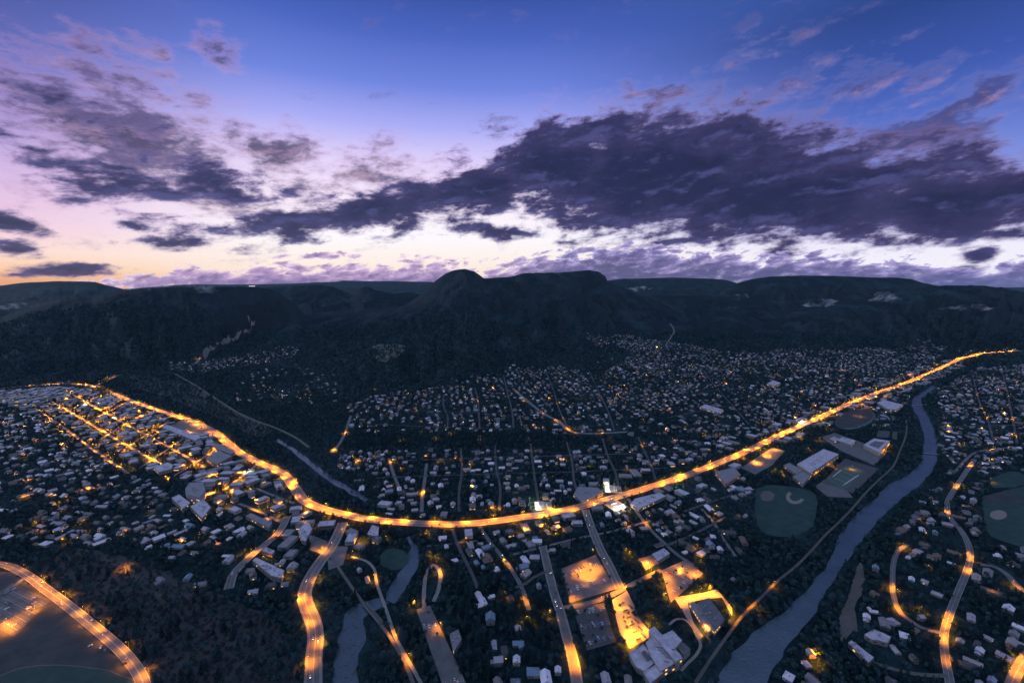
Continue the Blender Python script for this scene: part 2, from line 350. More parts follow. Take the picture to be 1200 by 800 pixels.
Ms['pole'] = mat('galvanised pole', (.22, .22, .22), .5, metal=.5)
Ms['lamp'] = mat('sodium lamp glass', (.8, .5, .2), .4, emit=(1, .42, .08), es=14)
Ms['lampw'] = mat('white lamp glass', (.8, .8, .7), .4, emit=(1, .80, .50), es=25)
Ms['bark'] = mat('bark', (.07, .055, .045), .95)
def leafmat(n, cols): return mat(n, cols[0], .9, island=cols, var=1, spec=.1)
LEAF = [leafmat('dark leaves', [(0.0035, 0.0137, 0.0172), (0.0353, 0.0760, 0.0860), (0.0060, 0.0213, 0.0249), (0.0161, 0.0410, 0.0464)]),
        leafmat('green leaves', [(0.0050, 0.0198, 0.0206), (0.0454, 0.0988, 0.1032), (0.0091, 0.0289, 0.0292), (0.0212, 0.0532, 0.0533)]),
        leafmat('greyish leaves', [(0.0091, 0.0243, 0.0310), (0.0655, 0.1178, 0.1462), (0.0151, 0.0365, 0.0447), (0.0323, 0.0654, 0.0808)])]
SCRUB = [leafmat('scrub leaves', [(.018, .025, .032), (.075, .084, .100), (.032, .040, .048), (.014, .024, .028)]), leafmat('brown scrub leaves', [(.030, .030, .033), (.070, .066, .070), (.018, .024, .027)])]
NEED = [leafmat('dark needles', [(0.0030, 0.0122, 0.0155), (0.0151, 0.0395, 0.0447), (0.0050, 0.0182, 0.0224)]),
        leafmat('blue needles', [(0.0050, 0.0198, 0.0258), (0.0252, 0.0593, 0.0740), (0.0091, 0.0289, 0.0378)])]
# the water: slightly rippled
wm = mat('river water', (.040, .062, .080), .22, bump=.35, bscale=.25, spec=.55, c2=(.022, .040, .054), nscale=.012); Ms['water'] = wm
# terrain: forest green, scree streaks and scrub
tm = bpy.data.materials.new('hillside'); tm.use_nodes = True; t = tm.node_tree; b = t.nodes['Principled BSDF']; b.inputs['Roughness'].default_value = 1; b.inputs['Specular IOR Level'].default_value = .05
ge = t.nodes.new('ShaderNodeNewGeometry')
def tn(scale, det, rough, stretch=None):
    n = t.nodes.new('ShaderNodeTexNoise'); n.inputs['Scale'].default_value = scale; n.inputs['Detail'].default_value = det; n.inputs['Roughness'].default_value = rough
    src = ge.outputs['Position']
    if stretch:
        mp = t.nodes.new('ShaderNodeMapping'); mp.inputs['Scale'].default_value = stretch; t.links.new(src, mp.inputs[0]); src = mp.outputs[0]
    t.links.new(src, n.inputs['Vector']); return n.outputs['Fac']
def tmr(v, a, b_, c=0, d=1):
    m = t.nodes.new('ShaderNodeMapRange'); t.links.new(v, m.inputs[0]); m.inputs[1].default_value = a; m.inputs[2].default_value = b_; m.inputs[3].default_value = c; m.inputs[4].default_value = d; return m.outputs[0]
def tmix(f, a, b_):
    m = t.nodes.new('ShaderNodeMix'); m.data_type = 'RGBA'; t.links.new(f, m.inputs[0])
    for i, q in ((6, a), (7, b_)):
        if isinstance(q, tuple): m.inputs[i].default_value = (*q, 1)
        else: t.links.new(q, m.inputs[i])
    return m.outputs[2]
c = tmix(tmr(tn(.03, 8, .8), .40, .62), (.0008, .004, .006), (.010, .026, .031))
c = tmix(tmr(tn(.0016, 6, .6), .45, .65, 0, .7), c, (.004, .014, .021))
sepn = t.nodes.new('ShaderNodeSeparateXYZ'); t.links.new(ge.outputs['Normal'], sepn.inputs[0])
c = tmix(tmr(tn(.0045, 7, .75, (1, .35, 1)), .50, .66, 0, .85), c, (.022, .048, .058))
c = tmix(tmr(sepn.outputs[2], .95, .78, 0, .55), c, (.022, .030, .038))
t.links.new(c, b.inputs['Base Color'])
bp = t.nodes.new('ShaderNodeBump'); bp.inputs['Strength'].default_value = .9; bp.inputs['Distance'].default_value = 9; t.links.new(tn(.028, 6, .7), bp.inputs['Height']); t.links.new(bp.outputs[0], b.inputs['Normal'])

# ------------------------------------------------------------------ terrain sheet
us = np.concatenate([np.linspace(-6, -1.35, 30)[:-1], np.linspace(-1.35, 1.35, 820), np.linspace(1.35, 6, 30)[1:]])
Ysr = np.concatenate([np.linspace(-300, 1700, 30), np.geomspace(1725, 8500, 330), np.geomspace(8600, 26000, 60), [34000, 60000]])
UU, YY = np.meshgrid(us, Ysr)
XX = UU * np.maximum(YY, 700)
ZZ = np.where(YY < 1700, 0, terrain(UU * np.maximum(YY, 1), YY))
ZZ[-1] = 0; ZZ[-2] = 0
nr, nc = UU.shape; idx = np.arange(nr * nc).reshape(nr, nc)
Fq = np.stack([idx[:-1, :-1], idx[:-1, 1:], idx[1:, 1:], idx[1:, :-1]], -1).reshape(-1, 4)
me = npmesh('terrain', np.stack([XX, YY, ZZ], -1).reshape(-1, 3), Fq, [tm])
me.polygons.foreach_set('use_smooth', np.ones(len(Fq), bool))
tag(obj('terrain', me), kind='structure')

# ------------------------------------------------------------------ flat sheets: water, lawns, lots, roads
ZS = [0.02]
def nextz(d=.012): ZS[0] += d; return ZS[0]
def smooth(pts, n=6):
    P = [np.array(p, float) for p in pts]
    if len(P) < 3: return [tuple(p) for p in P]
    P = [2 * P[0] - P[1]] + P + [2 * P[-1] - P[-2]]; out = []
    for i in range(1, len(P) - 2):
        a, b_, c_, d = P[i - 1:i + 3]
        for k in range(n):
            q = k / n; out.append(tuple(.5 * ((2 * b_) + (-a + c_) * q + (2 * a - 5 * b_ + 4 * c_ - d) * q * q + (-a + 3 * b_ - 3 * c_ + d) * q ** 3)))
    out.append(tuple(P[-2])); return out
def tri(poly):
    from mathutils.geometry import tessellate_polygon
    return tessellate_polygon([[Vector((p[0], p[1], 0)) for p in poly]])
def sheet(name, gpoly, m, z=None, parent=None):
    if z is None: z = nextz()
    mb = MB(); fs = []
    n = len(gpoly); a = sum(gpoly[i][0] * gpoly[(i + 1) % n][1] - gpoly[(i + 1) % n][0] * gpoly[i][1] for i in range(n))
    if a < 0: gpoly = gpoly[::-1]
    for t_ in tri(gpoly):
        p = [gpoly[i] for i in t_]; ar = (p[1][0] - p[0][0]) * (p[2][1] - p[0][1]) - (p[2][0] - p[0][0]) * (p[1][1] - p[0][1])
        fs.append(tuple(t_) if ar > 0 else tuple(t_[::-1]))
    mb.raw([(p[0], p[1], z) for p in gpoly], fs)
    o = mb.build(name, Ms[m], parent)
    if not parent: o['kind'] = 'structure'
    return o
def pxpoly(pts, sm=0):
    if sm:
        q = smooth(pts + [pts[0]], sm)[:-1]; return [G(*p) for p in q]
    return [G(*p) for p in pts]
def ell(cx, cy_, rx, ry, n=28, ang=0):
    c, q = math.cos(ang), math.sin(ang); out = []
    for i in range(n):
        t = 2 * math.pi * i / n; a = rx * math.cos(t); b_ = ry * math.sin(t); out.append(G(cx + a * c - b_ * q, cy_ + a * q + b_ * c))
    return out
BLOCK = []      # ground polygons nothing may stand on (with a flag: may a tree crown hide it)
def inpoly(px, py, poly):
    px = np.asarray(px); py = np.asarray(py); c = np.zeros(px.shape, bool); n = len(poly)
    for i in range(n):
        x0, y0 = poly[i]; x1, y1 = poly[i - 1]
        if y0 == y1: continue
        c ^= ((y0 > py) != (y1 > py)) & (px < (x1 - x0) * (py - y0) / (y1 - y0) + x0)
    return c
def area(name, gp, m, block=True, z=None):
    if m in ('lawn', 'dry', 'turf', 'track') and name not in ('sports_court',):
        out = []
        for i in range(len(gp)):
            a = np.array(gp[i - 1]); b_ = np.array(gp[i]); k = max(1, int(np.linalg.norm(b_ - a) / 7))
            for j in range(1, k + 1):
                p = a + (b_ - a) * j / k; w_ = 6 if m != 'dry' else 16; out.append((p[0] + w_ * (float(fbm(np.array(p[0] / 12), np.array(p[1] / 12), 3)) - .5), p[1] + w_ * (float(fbm(np.array(p[0] / 12 + 40), np.array(p[1] / 12), 3)) - .5)))
        gp = out
    if block: BLOCK.append(gp)
    return sheet(name, gp, m, z)

# ---- rivers
RIV = []
def river(lft, rgt_):
    a = smooth([G(*p) for p in lft], 5); b_ = smooth([G(*p) for p in rgt_], 5)
    z = nextz(); mb = MB(); n = len(a)
    a2 = [np.array(a[0])]; 
    rs = lambda q, m_: [tuple(np.array([np.interp(t_, np.linspace(0, 1, len(q)), [p[k] for p in q]) for k in (0, 1)])) for t_ in np.linspace(0, 1, m_)]
    m_ = max(len(a), len(b_)); a = rs(a, m_); b_ = rs(b_, m_)
    # ragged banks
    a = [(p[0] + (fbm(np.array(p[0] / 25), np.array(p[1] / 25), 4) - .5) * 14, p[1]) for p in a]; b_ = [(p[0] + (fbm(np.array(p[0] / 25), np.array(p[1] / 25 + 50), 4) - .5) * 14, p[1]) for p in b_]
    mb.raw([(p[0], p[1], z) for p in a] + [(p[0], p[1], z) for p in b_], [(i, m_ + i, m_ + i + 1, i + 1) for i in range(m_ - 1)])
    poly = a + b_[::-1]; RIV.append(poly); BLOCK.append(poly)
    o = mb.build('river', Ms['water']); o['kind'] = 'structure'
river([(1093, 451), (1079, 460), (1070, 467), (1069, 476), (1076, 490), (1081, 505), (1083, 521), (1081, 535), (1074, 548), (1062, 558), (1048, 564), (1035, 572), (1026, 584), (1008, 598), (990, 618), (979, 637), (970, 660), (947, 690), (920, 716), (895, 732), (868, 757), (842, 798), (822, 840)],
      [(1098, 453), (1088, 461), (1080, 468), (1082, 478), (1089, 490), (1096, 506), (1098, 524), (1098, 540), (1091, 553), (1080, 566), (1064, 578), (1050, 590), (1034, 604), (1020, 622), (1004, 640), (990, 662), (967, 698), (945, 730), (922, 758), (905, 786), (884, 840)])
river([(446, 700), (425, 706), (408, 714), (402, 725), (399, 742), (394, 766), (391, 790), (388, 840)], [(455, 706), (440, 716), (431, 722), (428, 729), (430, 742), (425, 757), (420, 775), (421, 795), (422, 840)])
river([(474, 629), (480, 641), (474, 658), (464, 675), (455, 690), (450, 703)], [(481, 628), (491, 643), (489, 660), (480, 680), (470, 697), (462, 707)])
river([(322, 516), (340, 527), (360, 543), (382, 561), (402, 573), (428, 588)], [(327, 514), (346, 526), (366, 541), (388, 558), (408, 570), (432, 585)])
# boulders in the shallows of the lower river
# ---- lawns, fields
area('lawn', pxpoly([(886, 572), (905, 568), (938, 572), (956, 580), (957, 600), (950, 618), (930, 628), (900, 626), (886, 610)], 4), 'lawn')
area('infield', ell(899, 581, 8, 6), 'track', False); 
def arcband(cx, cy_, r0, r1, a0, a1, fy=.55, n=18):
    o_ = [G(cx + r1 * math.cos(R(a0 + (a1 - a0) * i / n)), cy_ + fy * r1 * math.sin(R(a0 + (a1 - a0) * i / n))) for i in range(n + 1)]
    i_ = [G(cx + r0 * math.cos(R(a0 + (a1 - a0) * i / n)), cy_ + fy * r0 * math.sin(R(a0 + (a1 - a0) * i / n))) for i in range(n + 1)]
    return o_ + i_[::-1]
area('infield', arcband(932, 582, 6.5, 11, 20, 230, .75), 'dirt', False)
area('lawn', ell(1002, 491, 24, 11, ang=R(-12)), 'turf')
area('lawn', pxpoly([(980, 487), (1000, 479), (1020, 481), (1022, 490), (1004, 500), (982, 500)], 3), 'dry', False)
area('lawn', pxpoly([(1150, 583), (1172, 576), (1215, 574), (1225, 640), (1170, 632), (1156, 618)], 3), 'lawn')
area('infield', pxpoly([(1152, 580), (1180, 577), (1200, 583), (1198, 590), (1170, 588), (1152, 586)], 3), 'dry', False)
area('infield', ell(1170, 603, 10, 5.5), 'dirt', False)
area('lawn', pxpoly([(1160, 560), (1185, 552), (1200, 556), (1200, 568), (1165, 571)], 3), 'lawn')
area('park_lawn', ell(72, 822, 104, 46, 48), 'lawn')
area('lawn', ell(462, 655, 17, 13), 'lawn')
FIELDG = pxpoly([(-40, 668), (15, 672), (50, 695), (75, 712), (100, 733), (125, 755), (150, 782), (160, 830), (-60, 840)])
area('park_field', FIELDG, 'dry', True)
area('park_lawn', ell(72, 822, 98, 42, 48), 'lawn', False)
area('path', arcband(72, 822, 99, 101.5, 170, 370, .435, 40), 'track', False)
area('hill_field', pxpoly([(140, 441), (165, 439), (200, 445), (230, 452), (262, 474), (300, 493), (318, 505), (300, 512), (262, 492), (225, 478), (185, 462), (150, 452)], 2), 'dry', False)
area('hill_field', pxpoly([(0, 428), (60, 430), (110, 434), (138, 440), (110, 448), (40, 449), (-20, 450), (-30, 440)], 2), 'dry', False)
area('gravel_field', pxpoly([(995, 700), (1003, 668), (1010, 660), (1012, 690), (1002, 712), (1000, 740), (985, 752), (985, 720)], 3), 'track', True)
area('hill_scrub_ground', pxpoly([(40, 668), (90, 642), (170, 662), (260, 700), (330, 735), (345, 850), (190, 850), (165, 770), (120, 728), (80, 700)], 3), 'dry', False)
# ---- lots
LOTS = []
def lot(px4, m='asphalt', rows=(), cars=0, tint=None, name='parking_lot', bay=2.9, depth=5.0):
    g = [G(*p) for p in px4]; BLOCK.append(g); o = sheet(name, g, m); z = nextz(.006)
    if rows and len(g) == 4:
        A, B, C_, D = [np.array(p) for p in g]; mb = MB(); spots = []
        for t_ in rows:
            p0 = A + (D - A) * t_; p1 = B + (C_ - B) * t_; Ld = np.linalg.norm(p1 - p0); d = (p1 - p0) / Ld; nrm = np.array([-d[1], d[0]])
            mb.box(*((p0 + p1) / 2), z, Ld * .92, .22, .004, math.atan2(d[1], d[0]))
            k = int(Ld * .92 / bay)
            for i in range(k + 1):
                c_ = p0 + d * (Ld * .04 + i * bay)
                mb.box(c_[0], c_[1], z + .004, .2, depth * 2, .004, math.atan2(d[1], d[0]))
                if i < k:
                    for sd in (-1, 1): spots.append((c_ + d * bay / 2 + nrm * sd * depth * .5, math.atan2(nrm[1], nrm[0]) + (0 if sd > 0 else math.pi)))
        mb.build('bay_marking', Ms['paint'], o)
        if cars: LOTS.append((spots, cars, px4))
    return o
lot([(15, 683), (59, 703), (16, 746), (-34, 716)], 'asphalt_dark', (.18, .42, .64, .86), 22)
lot([(658, 666), (698, 650), (722, 690), (668, 706)], 'asphalt', (.25, .7), 26)
lot([(671, 713), (708, 706), (722, 752), (688, 762)], 'asphalt_dark', (.15, .5, .85), 30)
lot([(488, 714), (504, 709), (560, 830), (530, 836)], 'asphalt', (.22, .78), 10)
lot([(775, 668), (805, 655), (824, 672), (786, 706)], 'asphalt', (.3, .75), 12)
lot([(748, 655), (778, 645), (784, 652), (757, 668)], 'asphalt', (.5,), 6)
YARD = [(717, 703), (735, 692), (752, 728), (766, 744), (738, 760), (726, 740)]
area('school_yard', pxpoly(YARD), 'pavement', True)
area('school_drive', pxpoly([(790, 700), (826, 694), (840, 690), (858, 712), (858, 722), (846, 700), (826, 702), (806, 706), (812, 728), (824, 745), (820, 750), (800, 716)]), 'pavement', True)
lot([(955, 570), (966, 562), (992, 574), (1000, 583), (970, 582)], 'asphalt')
lot([(962, 512), (978, 507), (1012, 519), (1038, 532), (1024, 545), (985, 528)], 'asphalt')
lot([(990, 537), (1016, 545), (1030, 549), (1000, 578), (964, 565)], 'asphalt_dark', name='court_apron')
fld = area('sports_court', pxpoly([(992, 543.5), (1014, 552.5), (991, 573.5), (967, 563)]), 'turf')
mb = MB(); zz = nextz(.006)
def stripe(mb, p, q, w):
    a = np.array(G(*p)); b_ = np.array(G(*q)); d = b_ - a; mb.box(*((a + b_) / 2), zz, np.linalg.norm(d), w, .004, math.atan2(d[1], d[0]))
for p, q, w in (((976, 558.5), (986, 550.5), 1.6), ((990, 567.5), (1006, 556.5), 1.6), ((987, 569), (1003, 558), .8), ((979, 560), (991, 565.5), .7), ((987, 552), (1001, 558), .6), ((983, 556), (996, 562), .6)): stripe(mb, p, q, w)
mb.build('court_line', Ms['paint'], fld)
area('tennis_court', pxpoly([(1029, 504), (1043, 505), (1042, 513), (1027, 512)]), 'asphalt_dark')
area('tennis_court', pxpoly([(1046, 505), (1052, 506), (1051, 515), (1045, 514)]), 'asphalt_dark')
lot([(868, 548), (884, 538), (905, 524), (920, 528), (905, 545), (885, 556)], 'asphalt')
lot([(196, 500), (218, 490), (248, 500), (262, 512), (232, 512)], 'asphalt')
lot([(384, 655), (396, 640), (408, 640), (402, 662), (385, 668)], 'asphalt')
lot([(368, 628), (384, 634), (380, 650), (362, 644)], 'asphalt')

# ---- roads: (photo polyline, width in metres, surface, pavements?, centre line?)
ROADS = []      # ground polylines with half width, for keeping things off them
def ribbon(mb, pts, w, z, off=0.0, m=0, hz=None):
    n = len(pts); P = [np.array(p[:2], float) for p in pts]; v = []
    for i in range(n):
        d = P[min(i + 1, n - 1)] - P[max(i - 1, 0)]; d /= (np.linalg.norm(d) + 1e-9); nr = np.array([-d[1], d[0]])
        zi = z + (pts[i][2] if len(pts[i]) > 2 else 0)
        for sd in (1, -1):
            q = P[i] + nr * (off + sd * w / 2)
            if len(pts[i]) > 2 and pts[i][2] > 0: zi = float(terrain(q[0], q[1])) + 1.5
            v.append((q[0], q[1], zi))
    mb.raw(v, [(2 * i, 2 * i + 1, 2 * i + 3, 2 * i + 2) for i in range(n - 1)], m)
    if hz:
        w2 = [(x, y, zz_ - hz) for x, y, zz_ in v]; k = len(mb.v); 
        mb.v += w2; b0 = k - len(v)
        for i in range(n - 1):
            for s_ in (0, 1):
                a, c_ = b0 + 2 * i + s_, b0 + 2 * (i + 1) + s_; mb.f.append((a, c_, c_ + len(v), a + len(v)) if s_ else (c_, a, a + len(v), c_ + len(v))); mb.m.append(m)
def resample(P, step):
    P = [np.array(p, float) for p in P]; d = [0]
    for i in range(1, len(P)): d.append(d[-1] + np.linalg.norm(P[i][:2] - P[i - 1][:2]))
    ts = np.arange(0, d[-1], step); A = np.array(P)
    return [tuple(np.interp(t_, d, A[:, k]) for k in range(A.shape[1])) for t_ in ts]
def road(pts, w, m='asphalt', walks=False, line=True, name='road', keep=0, edge=False):
    g = smooth([at(*p) for p in pts], 6)
    ROADS.append((np.array([p[:2] for p in g]), w / 2 + (2.4 if walks else 0), keep))
    mb = MB(); z = nextz(.006); ribbon(mb, g, w, z); o = mb.build(name, Ms[m]); o['kind'] = 'structure'
    if line:
        ml = MB()
        r = resample(g, 4.0)
        for off in ((-.35, .35) if w > 9 else (0,)): ribbon(ml, r, .18, z + .008, off)
        if w > 18:
            for off in (-w / 4 - .2, w / 4 + .2):
                for i in range(0, len(r) - 1, 3): ribbon(ml, r[i:i + 2], .2, z + .008, off)
        if edge:
            for off in (-w / 2 + .5, w / 2 - .5): ribbon(ml, r, .2, z + .008, off)
        ml.build('lane_marking', Ms['paint'], o)
    if walks:
        mw = MB()
        for sd in (-1, 1): ribbon(mw, g, 2.4, z + .13, sd * (w / 2 + 1.2), hz=.14)
        mw.build('kerb', Ms['pavement'], o)
    return g
MAIN_L = [(-40, 457), (0, 455), (25, 453), (60, 450), (78, 449.5), (100, 451), (113, 453.5), (125, 458), (140, 464), (155, 470), (180, 479), (205, 487), (225, 493), (240, 500), (255, 509), (268, 520), (280, 530), (293, 537), (305, 543), (320, 549), (334, 557), (345, 571), (356, 586), (375, 595), (400, 602), (430, 608), (465, 611.5), (500, 613.5), (540, 614), (575, 611), (600, 607.5), (640, 602), (680, 593.5), (720, 583), (760, 571), (800, 558.5), (820, 551), (845, 541), (870, 531), (895, 519), (920, 507), (942, 497), (965, 487), (990, 475.5), (1012, 466), (1040, 456), (1062, 448.5), (1082, 440), (1100, 432.5), (1120, 423), (1140, 417), (1165, 413.5), (1215, 411)]
g_main = road(MAIN_L, 18, walks=True, name='main_road', keep=1)
g_hw = road([(402, 612), (396, 626), (387, 643), (374, 660), (363, 678), (357, 696), (360, 712), (367, 728), (370, 745), (368, 768), (367, 800), (367, 850)], 15, walks=True, keep=1, edge=True)
g_or = road([(337, 605), (328, 622), (312, 637), (298, 648), (285, 660), (273, 674), (268, 690)], 9, walks=True, keep=1)
g_bl = road([(-60, 652), (0, 661), (15, 665), (35, 676), (52, 689), (75, 706), (100, 726), (122, 744), (143, 763), (160, 784), (170, 808), (175, 850)], 13, keep=1, walks=False, edge=True)
g_up = road([(112, 452), (122, 447), (133, 442), (146, 438)], 12, keep=1)
g_s1 = road([(562, 617), (574, 635), (588, 652), (600, 668), (612, 690), (620, 715)], 7, keep=0, line=False)
g_s2 = road([(636, 640), (648, 690), (656, 715), (664, 745), (673, 780), (680, 830)], 9, walks=True, keep=1, line=False)
g_s3 = road([(686, 597), (692, 615), (702, 640), (714, 663), (727, 690)], 11, walks=True, keep=1)
g_s4 = road([(736, 584), (748, 602), (762, 620), (778, 636), (794, 650), (812, 662)], 7, keep=1, line=False)
g_x1 = road([(655, 713), (680, 709), (705, 702), (727, 692), (750, 680), (775, 668)], 9)
g_s5 = road([(822, 596), (836, 612), (848, 632), (862, 652)], 6)
g_x2 = road([(600, 650), (640, 640), (680, 630), (720, 622), (762, 610)], 6)
g_path = road([(1062, 492), (1062, 508), (1054, 530), (1046, 547), (1030, 562), (1014, 578), (1002, 592), (985, 610), (968, 626), (950, 646), (932, 664), (912, 680), (895, 697), (870, 722), (838, 765), (815, 800)], 4, 'track', line=False, name='path', keep=1)
g_r1 = road([(1142, 538), (1130, 556), (1118, 574), (1110, 590), (1113, 606), (1125, 620), (1134, 636), (1137, 652), (1132, 672), (1122, 696), (1112, 722), (1106, 745), (1108, 772), (1113, 800), (1118, 850)], 9, walks=False, keep=1, edge=True)
g_r2 = road([(1064, 638), (1053, 645), (1047, 660), (1046, 680), (1047, 698), (1054, 716), (1068, 728), (1084, 737), (1106, 742)], 7, walks=False, keep=1)
g_r3 = road([(1147, 661), (1165, 664), (1180, 673), (1192, 686), (1212, 700), (1240, 716)], 9, keep=1)
g_r4 = road([(1176, 840), (1186, 800), (1197, 778), (1215, 755)], 11, keep=1)
g_r5 = road([(1120, 552), (1140, 532), (1165, 526), (1210, 523)], 7)
g_v1 = road([(291, 375), (298, 380), (294, 388), (280, 395), (264, 402), (250, 408), (238, 417), (229, 426)], 14, 'pavement', line=False, keep=1)
g_v2 = road([(140, 435), (170, 436), (205, 437)], 9, line=False)
g_v3 = road([(205, 438), (228, 451), (245, 462), (262, 473), (280, 484), (300, 493), (322, 501), (345, 512), (362, 524)], 8, line=False, keep=1, m='track')
g_b1 = road([(411, 487), (406, 503), (399, 518), (389, 530)], 9, keep=1)
g_b2 = road([(601, 455), (618, 470), (638, 485), (655, 494), (668, 505), (692, 508), (735, 506)], 14, keep=1)
g_b3 = road([(500, 543), (498, 560), (495, 582), (494, 600)], 8, keep=1)
g_b4 = road([(456, 537), (460, 552), (467, 570)], 8, keep=1)
g_v4 = road([(785, 379), (790, 388), (785, 398), (781, 405), (788, 412)], 14, line=False)
g_tr = road([(388, 652), (404, 676), (422, 702), (440, 724), (458, 748), (474, 776), (486, 806), (500, 850)], 5, 'track', line=False, name='railway_bed', keep=1)
g_pt = road([(412, 652), (430, 658), (439, 668), (441, 682), (448, 702), (455, 722), (463, 745), (476, 770), (494, 802), (510, 840)], 4.5, 'pavement', line=False, name='path', keep=1)
g_wk = road([(784, 732), (792, 726), (802, 726), (811, 734), (817, 746), (821, 756), (816, 767), (806, 777), (798, 786)], 3.6, 'pavement', line=False, name='path', keep=1)
g_l1 = road([(497, 712), (497, 690), (500, 672), (508, 662), (516, 672), (514, 690), (508, 705)], 6, 'pavement', line=False)
g_ll = road([(0, 700), (30, 676)], 6, line=False)
g_dr = road([(1000, 752), (1018, 772), (1040, 782), (1075, 790), (1110, 792)], 6, 'track', line=False)
g_d1 = road([(1003, 740), (1000, 715), (996, 700), (1003, 680), (1006, 664)], 4, 'track', line=False)
# town streets laid in blocks (photo lines)
SIDE = []
for a, b_, w in [((120, 462), (72, 486), 8), ((150, 470), (95, 500), 8), ((178, 480), (118, 515), 8), ((205, 488), (142, 530), 8), ((232, 500), (165, 548), 8), ((262, 520), (196, 562), 8),
                 ((60, 470), (190, 545), 8), ((85, 462), (240, 548), 8), ((40, 478), (150, 555), 8), ((300, 545), (262, 575), 7), ((280, 590), (330, 612), 7), ((300, 572), (345, 590), 7),
                 ((470, 480), (600, 487), 6), ((440, 497), (600, 503), 6), ((520, 460), (524, 502), 6), ((555, 450), (562, 503), 6), ((590, 440), (602, 503), 6), ((640, 436), (665, 500), 6), ((690, 434), (720, 505), 6), ((600, 470), (760, 462), 6), ((610, 452), (760, 445), 6),
                 ((470, 540), (820, 528), 6), ((440, 560), (790, 548), 6), ((540, 525), (538, 600), 6), ((580, 522), (585, 598), 6), ((622, 520), (632, 592), 6), ((664, 518), (680, 586), 6), ((706, 514), (725, 574), 6), ((748, 512), (768, 562), 6),
                 ((760, 470), (860, 452), 6), ((780, 490), (900, 466), 6), ((820, 430), (880, 500), 6), ((870, 425), (930, 480), 6), ((920, 420), (975, 466), 6), ((960, 418), (1010, 455), 6),
                 ((1120, 455), (1200, 448), 6), ((1118, 478), (1200, 474), 6), ((1125, 500), (1200, 498), 6), ((1140, 440), (1165, 520), 6), ((1175, 438), (1192, 520), 6),
                 ((500, 640), (560, 634), 6), ((530, 620), (560, 690), 6), ((640, 670), (600, 690), 6), ((780, 640), (850, 606), 6), ((800, 600), (860, 580), 6)]:
    road([a, ((a[0] * 2 + b_[0]) / 3 + random.uniform(-2, 3), (a[1] * 2 + b_[1]) / 3 + random.uniform(-.8, 1)), ((a[0] + 2 * b_[0]) / 3 + random.uniform(-2, 3), (a[1] + 2 * b_[1]) / 3 + random.uniform(-.8, 1)), b_], w, 'asphalt_dark' if a[0] > 350 else 'asphalt', line=False, name='side_street'); SIDE.append((a, b_))
# rails on the railway bed
rl = MB(); rr = resample(g_tr, 6)
for off in (-.75, .75): ribbon(rl, rr, .12, ZS[0] + .15, off)
rl.build('rail', Ms['metal'], bpy.data.objects['railway_bed'])

# ------------------------------------------------------------------ what must stay clear
SEG = []
for P, hw, keep in ROADS:
    for i in range(len(P) - 1): SEG.append((*P[i], *P[i + 1], hw, keep))
SEG = np.array(SEG)
def droad(x, y, keeponly=False):
    """distance to the nearest road edge, and that road's heading"""
    x = np.atleast_1d(np.asarray(x, float)); y = np.atleast_1d(np.asarray(y, float)); S = SEG[SEG[:, 5] > 0] if keeponly else SEG
    D = np.full(x.shape, 1e9); A = np.zeros(x.shape)
    for i0 in range(0, len(x), 4000):
        px = x[i0:i0 + 4000, None]; py = y[i0:i0 + 4000, None]
        ax, ay, bx, by = S[:, 0], S[:, 1], S[:, 2], S[:, 3]; dx = bx - ax; dy = by - ay; l2 = dx * dx + dy * dy + 1e-9
        t_ = np.clip(((px - ax) * dx + (py - ay) * dy) / l2, 0, 1)
        d = np.hypot(px - ax - t_ * dx, py - ay - t_ * dy) - S[:, 4]
        k = d.argmin(1); D[i0:i0 + 4000] = d[np.arange(len(k)), k]; A[i0:i0 + 4000] = np.arctan2(dy[k], dx[k])
    return D, A
def blocked(x, y, polys=None):
    c = np.zeros(np.shape(x), bool)
    for p in (BLOCK if polys is None else polys): c |= inpoly(x, y, p)
    return c

# ------------------------------------------------------------------ labels
LAND = [('round park lawn', 72, 800), ('lot below the curved road', 15, 715), ('top of the curved road', 0, 662), ('end of the curved road', 150, 775), ('long pale warehouse roof', 312, 665),
        ('tall pale hotel', 230, 573), ('curved pale shop roof', 357, 625), ('big highway junction', 385, 650), ('lower river pool', 408, 750), ('round riverside lawn', 462, 655), ('upper river pool', 482, 655),
        ('long striped lot', 520, 760), ('looped drive', 507, 668), ('lower highway', 367, 790), ('bright filling station', 634, 592), ('near side filling station', 722, 597), ('square amber lot', 690, 675), ('school car park', 695, 735),
        ('amber lit school yard', 735, 730), ('big pale school roof', 775, 760), ('dark roofed hall', 835, 715), ('amber edged lot', 800, 680), ('lawn with two infields', 925, 595), ('green sports court', 990, 560), ('long pale school roof', 955, 540),
        ('square dark centred hall', 1027, 520), ('oval lawn', 1002, 491), ('middle river bend', 1045, 575), ('lower river mouth', 890, 750), ('bare gravel slope', 1000, 700), ('long strip building', 1010, 763), ('horseshoe street', 1048, 690),
        ('long street junction', 1108, 740), ('top of the long street', 1112, 590), ('amber street bend', 1135, 655), ('pair of ball fields', 1180, 600), ('short right edge street', 1175, 670), ('bottom corner road', 1190, 785), ('upper river bend', 1082, 500), ('far river end', 1090, 458),
        ('fork above downtown', 112, 453), ('downtown car park', 228, 505), ('main road bend', 345, 570), ('narrow channel', 375, 555), ('amber bridge end', 395, 522), ('lone uphill street', 640, 485), ('upper terrace street', 700, 508), ('dark terrace woods', 560, 515),
        ('central side street', 640, 680), ('diagonal side street', 770, 630), ('wide side street', 705, 645), ('second side street', 590, 655), ('short side street', 848, 632), ('riverside path', 985, 610), ('hill above the curved road', 180, 690), ('woods above the lower lot', 250, 720)]
LG = [(n, *G(x, y)) for n, x, y in LAND]
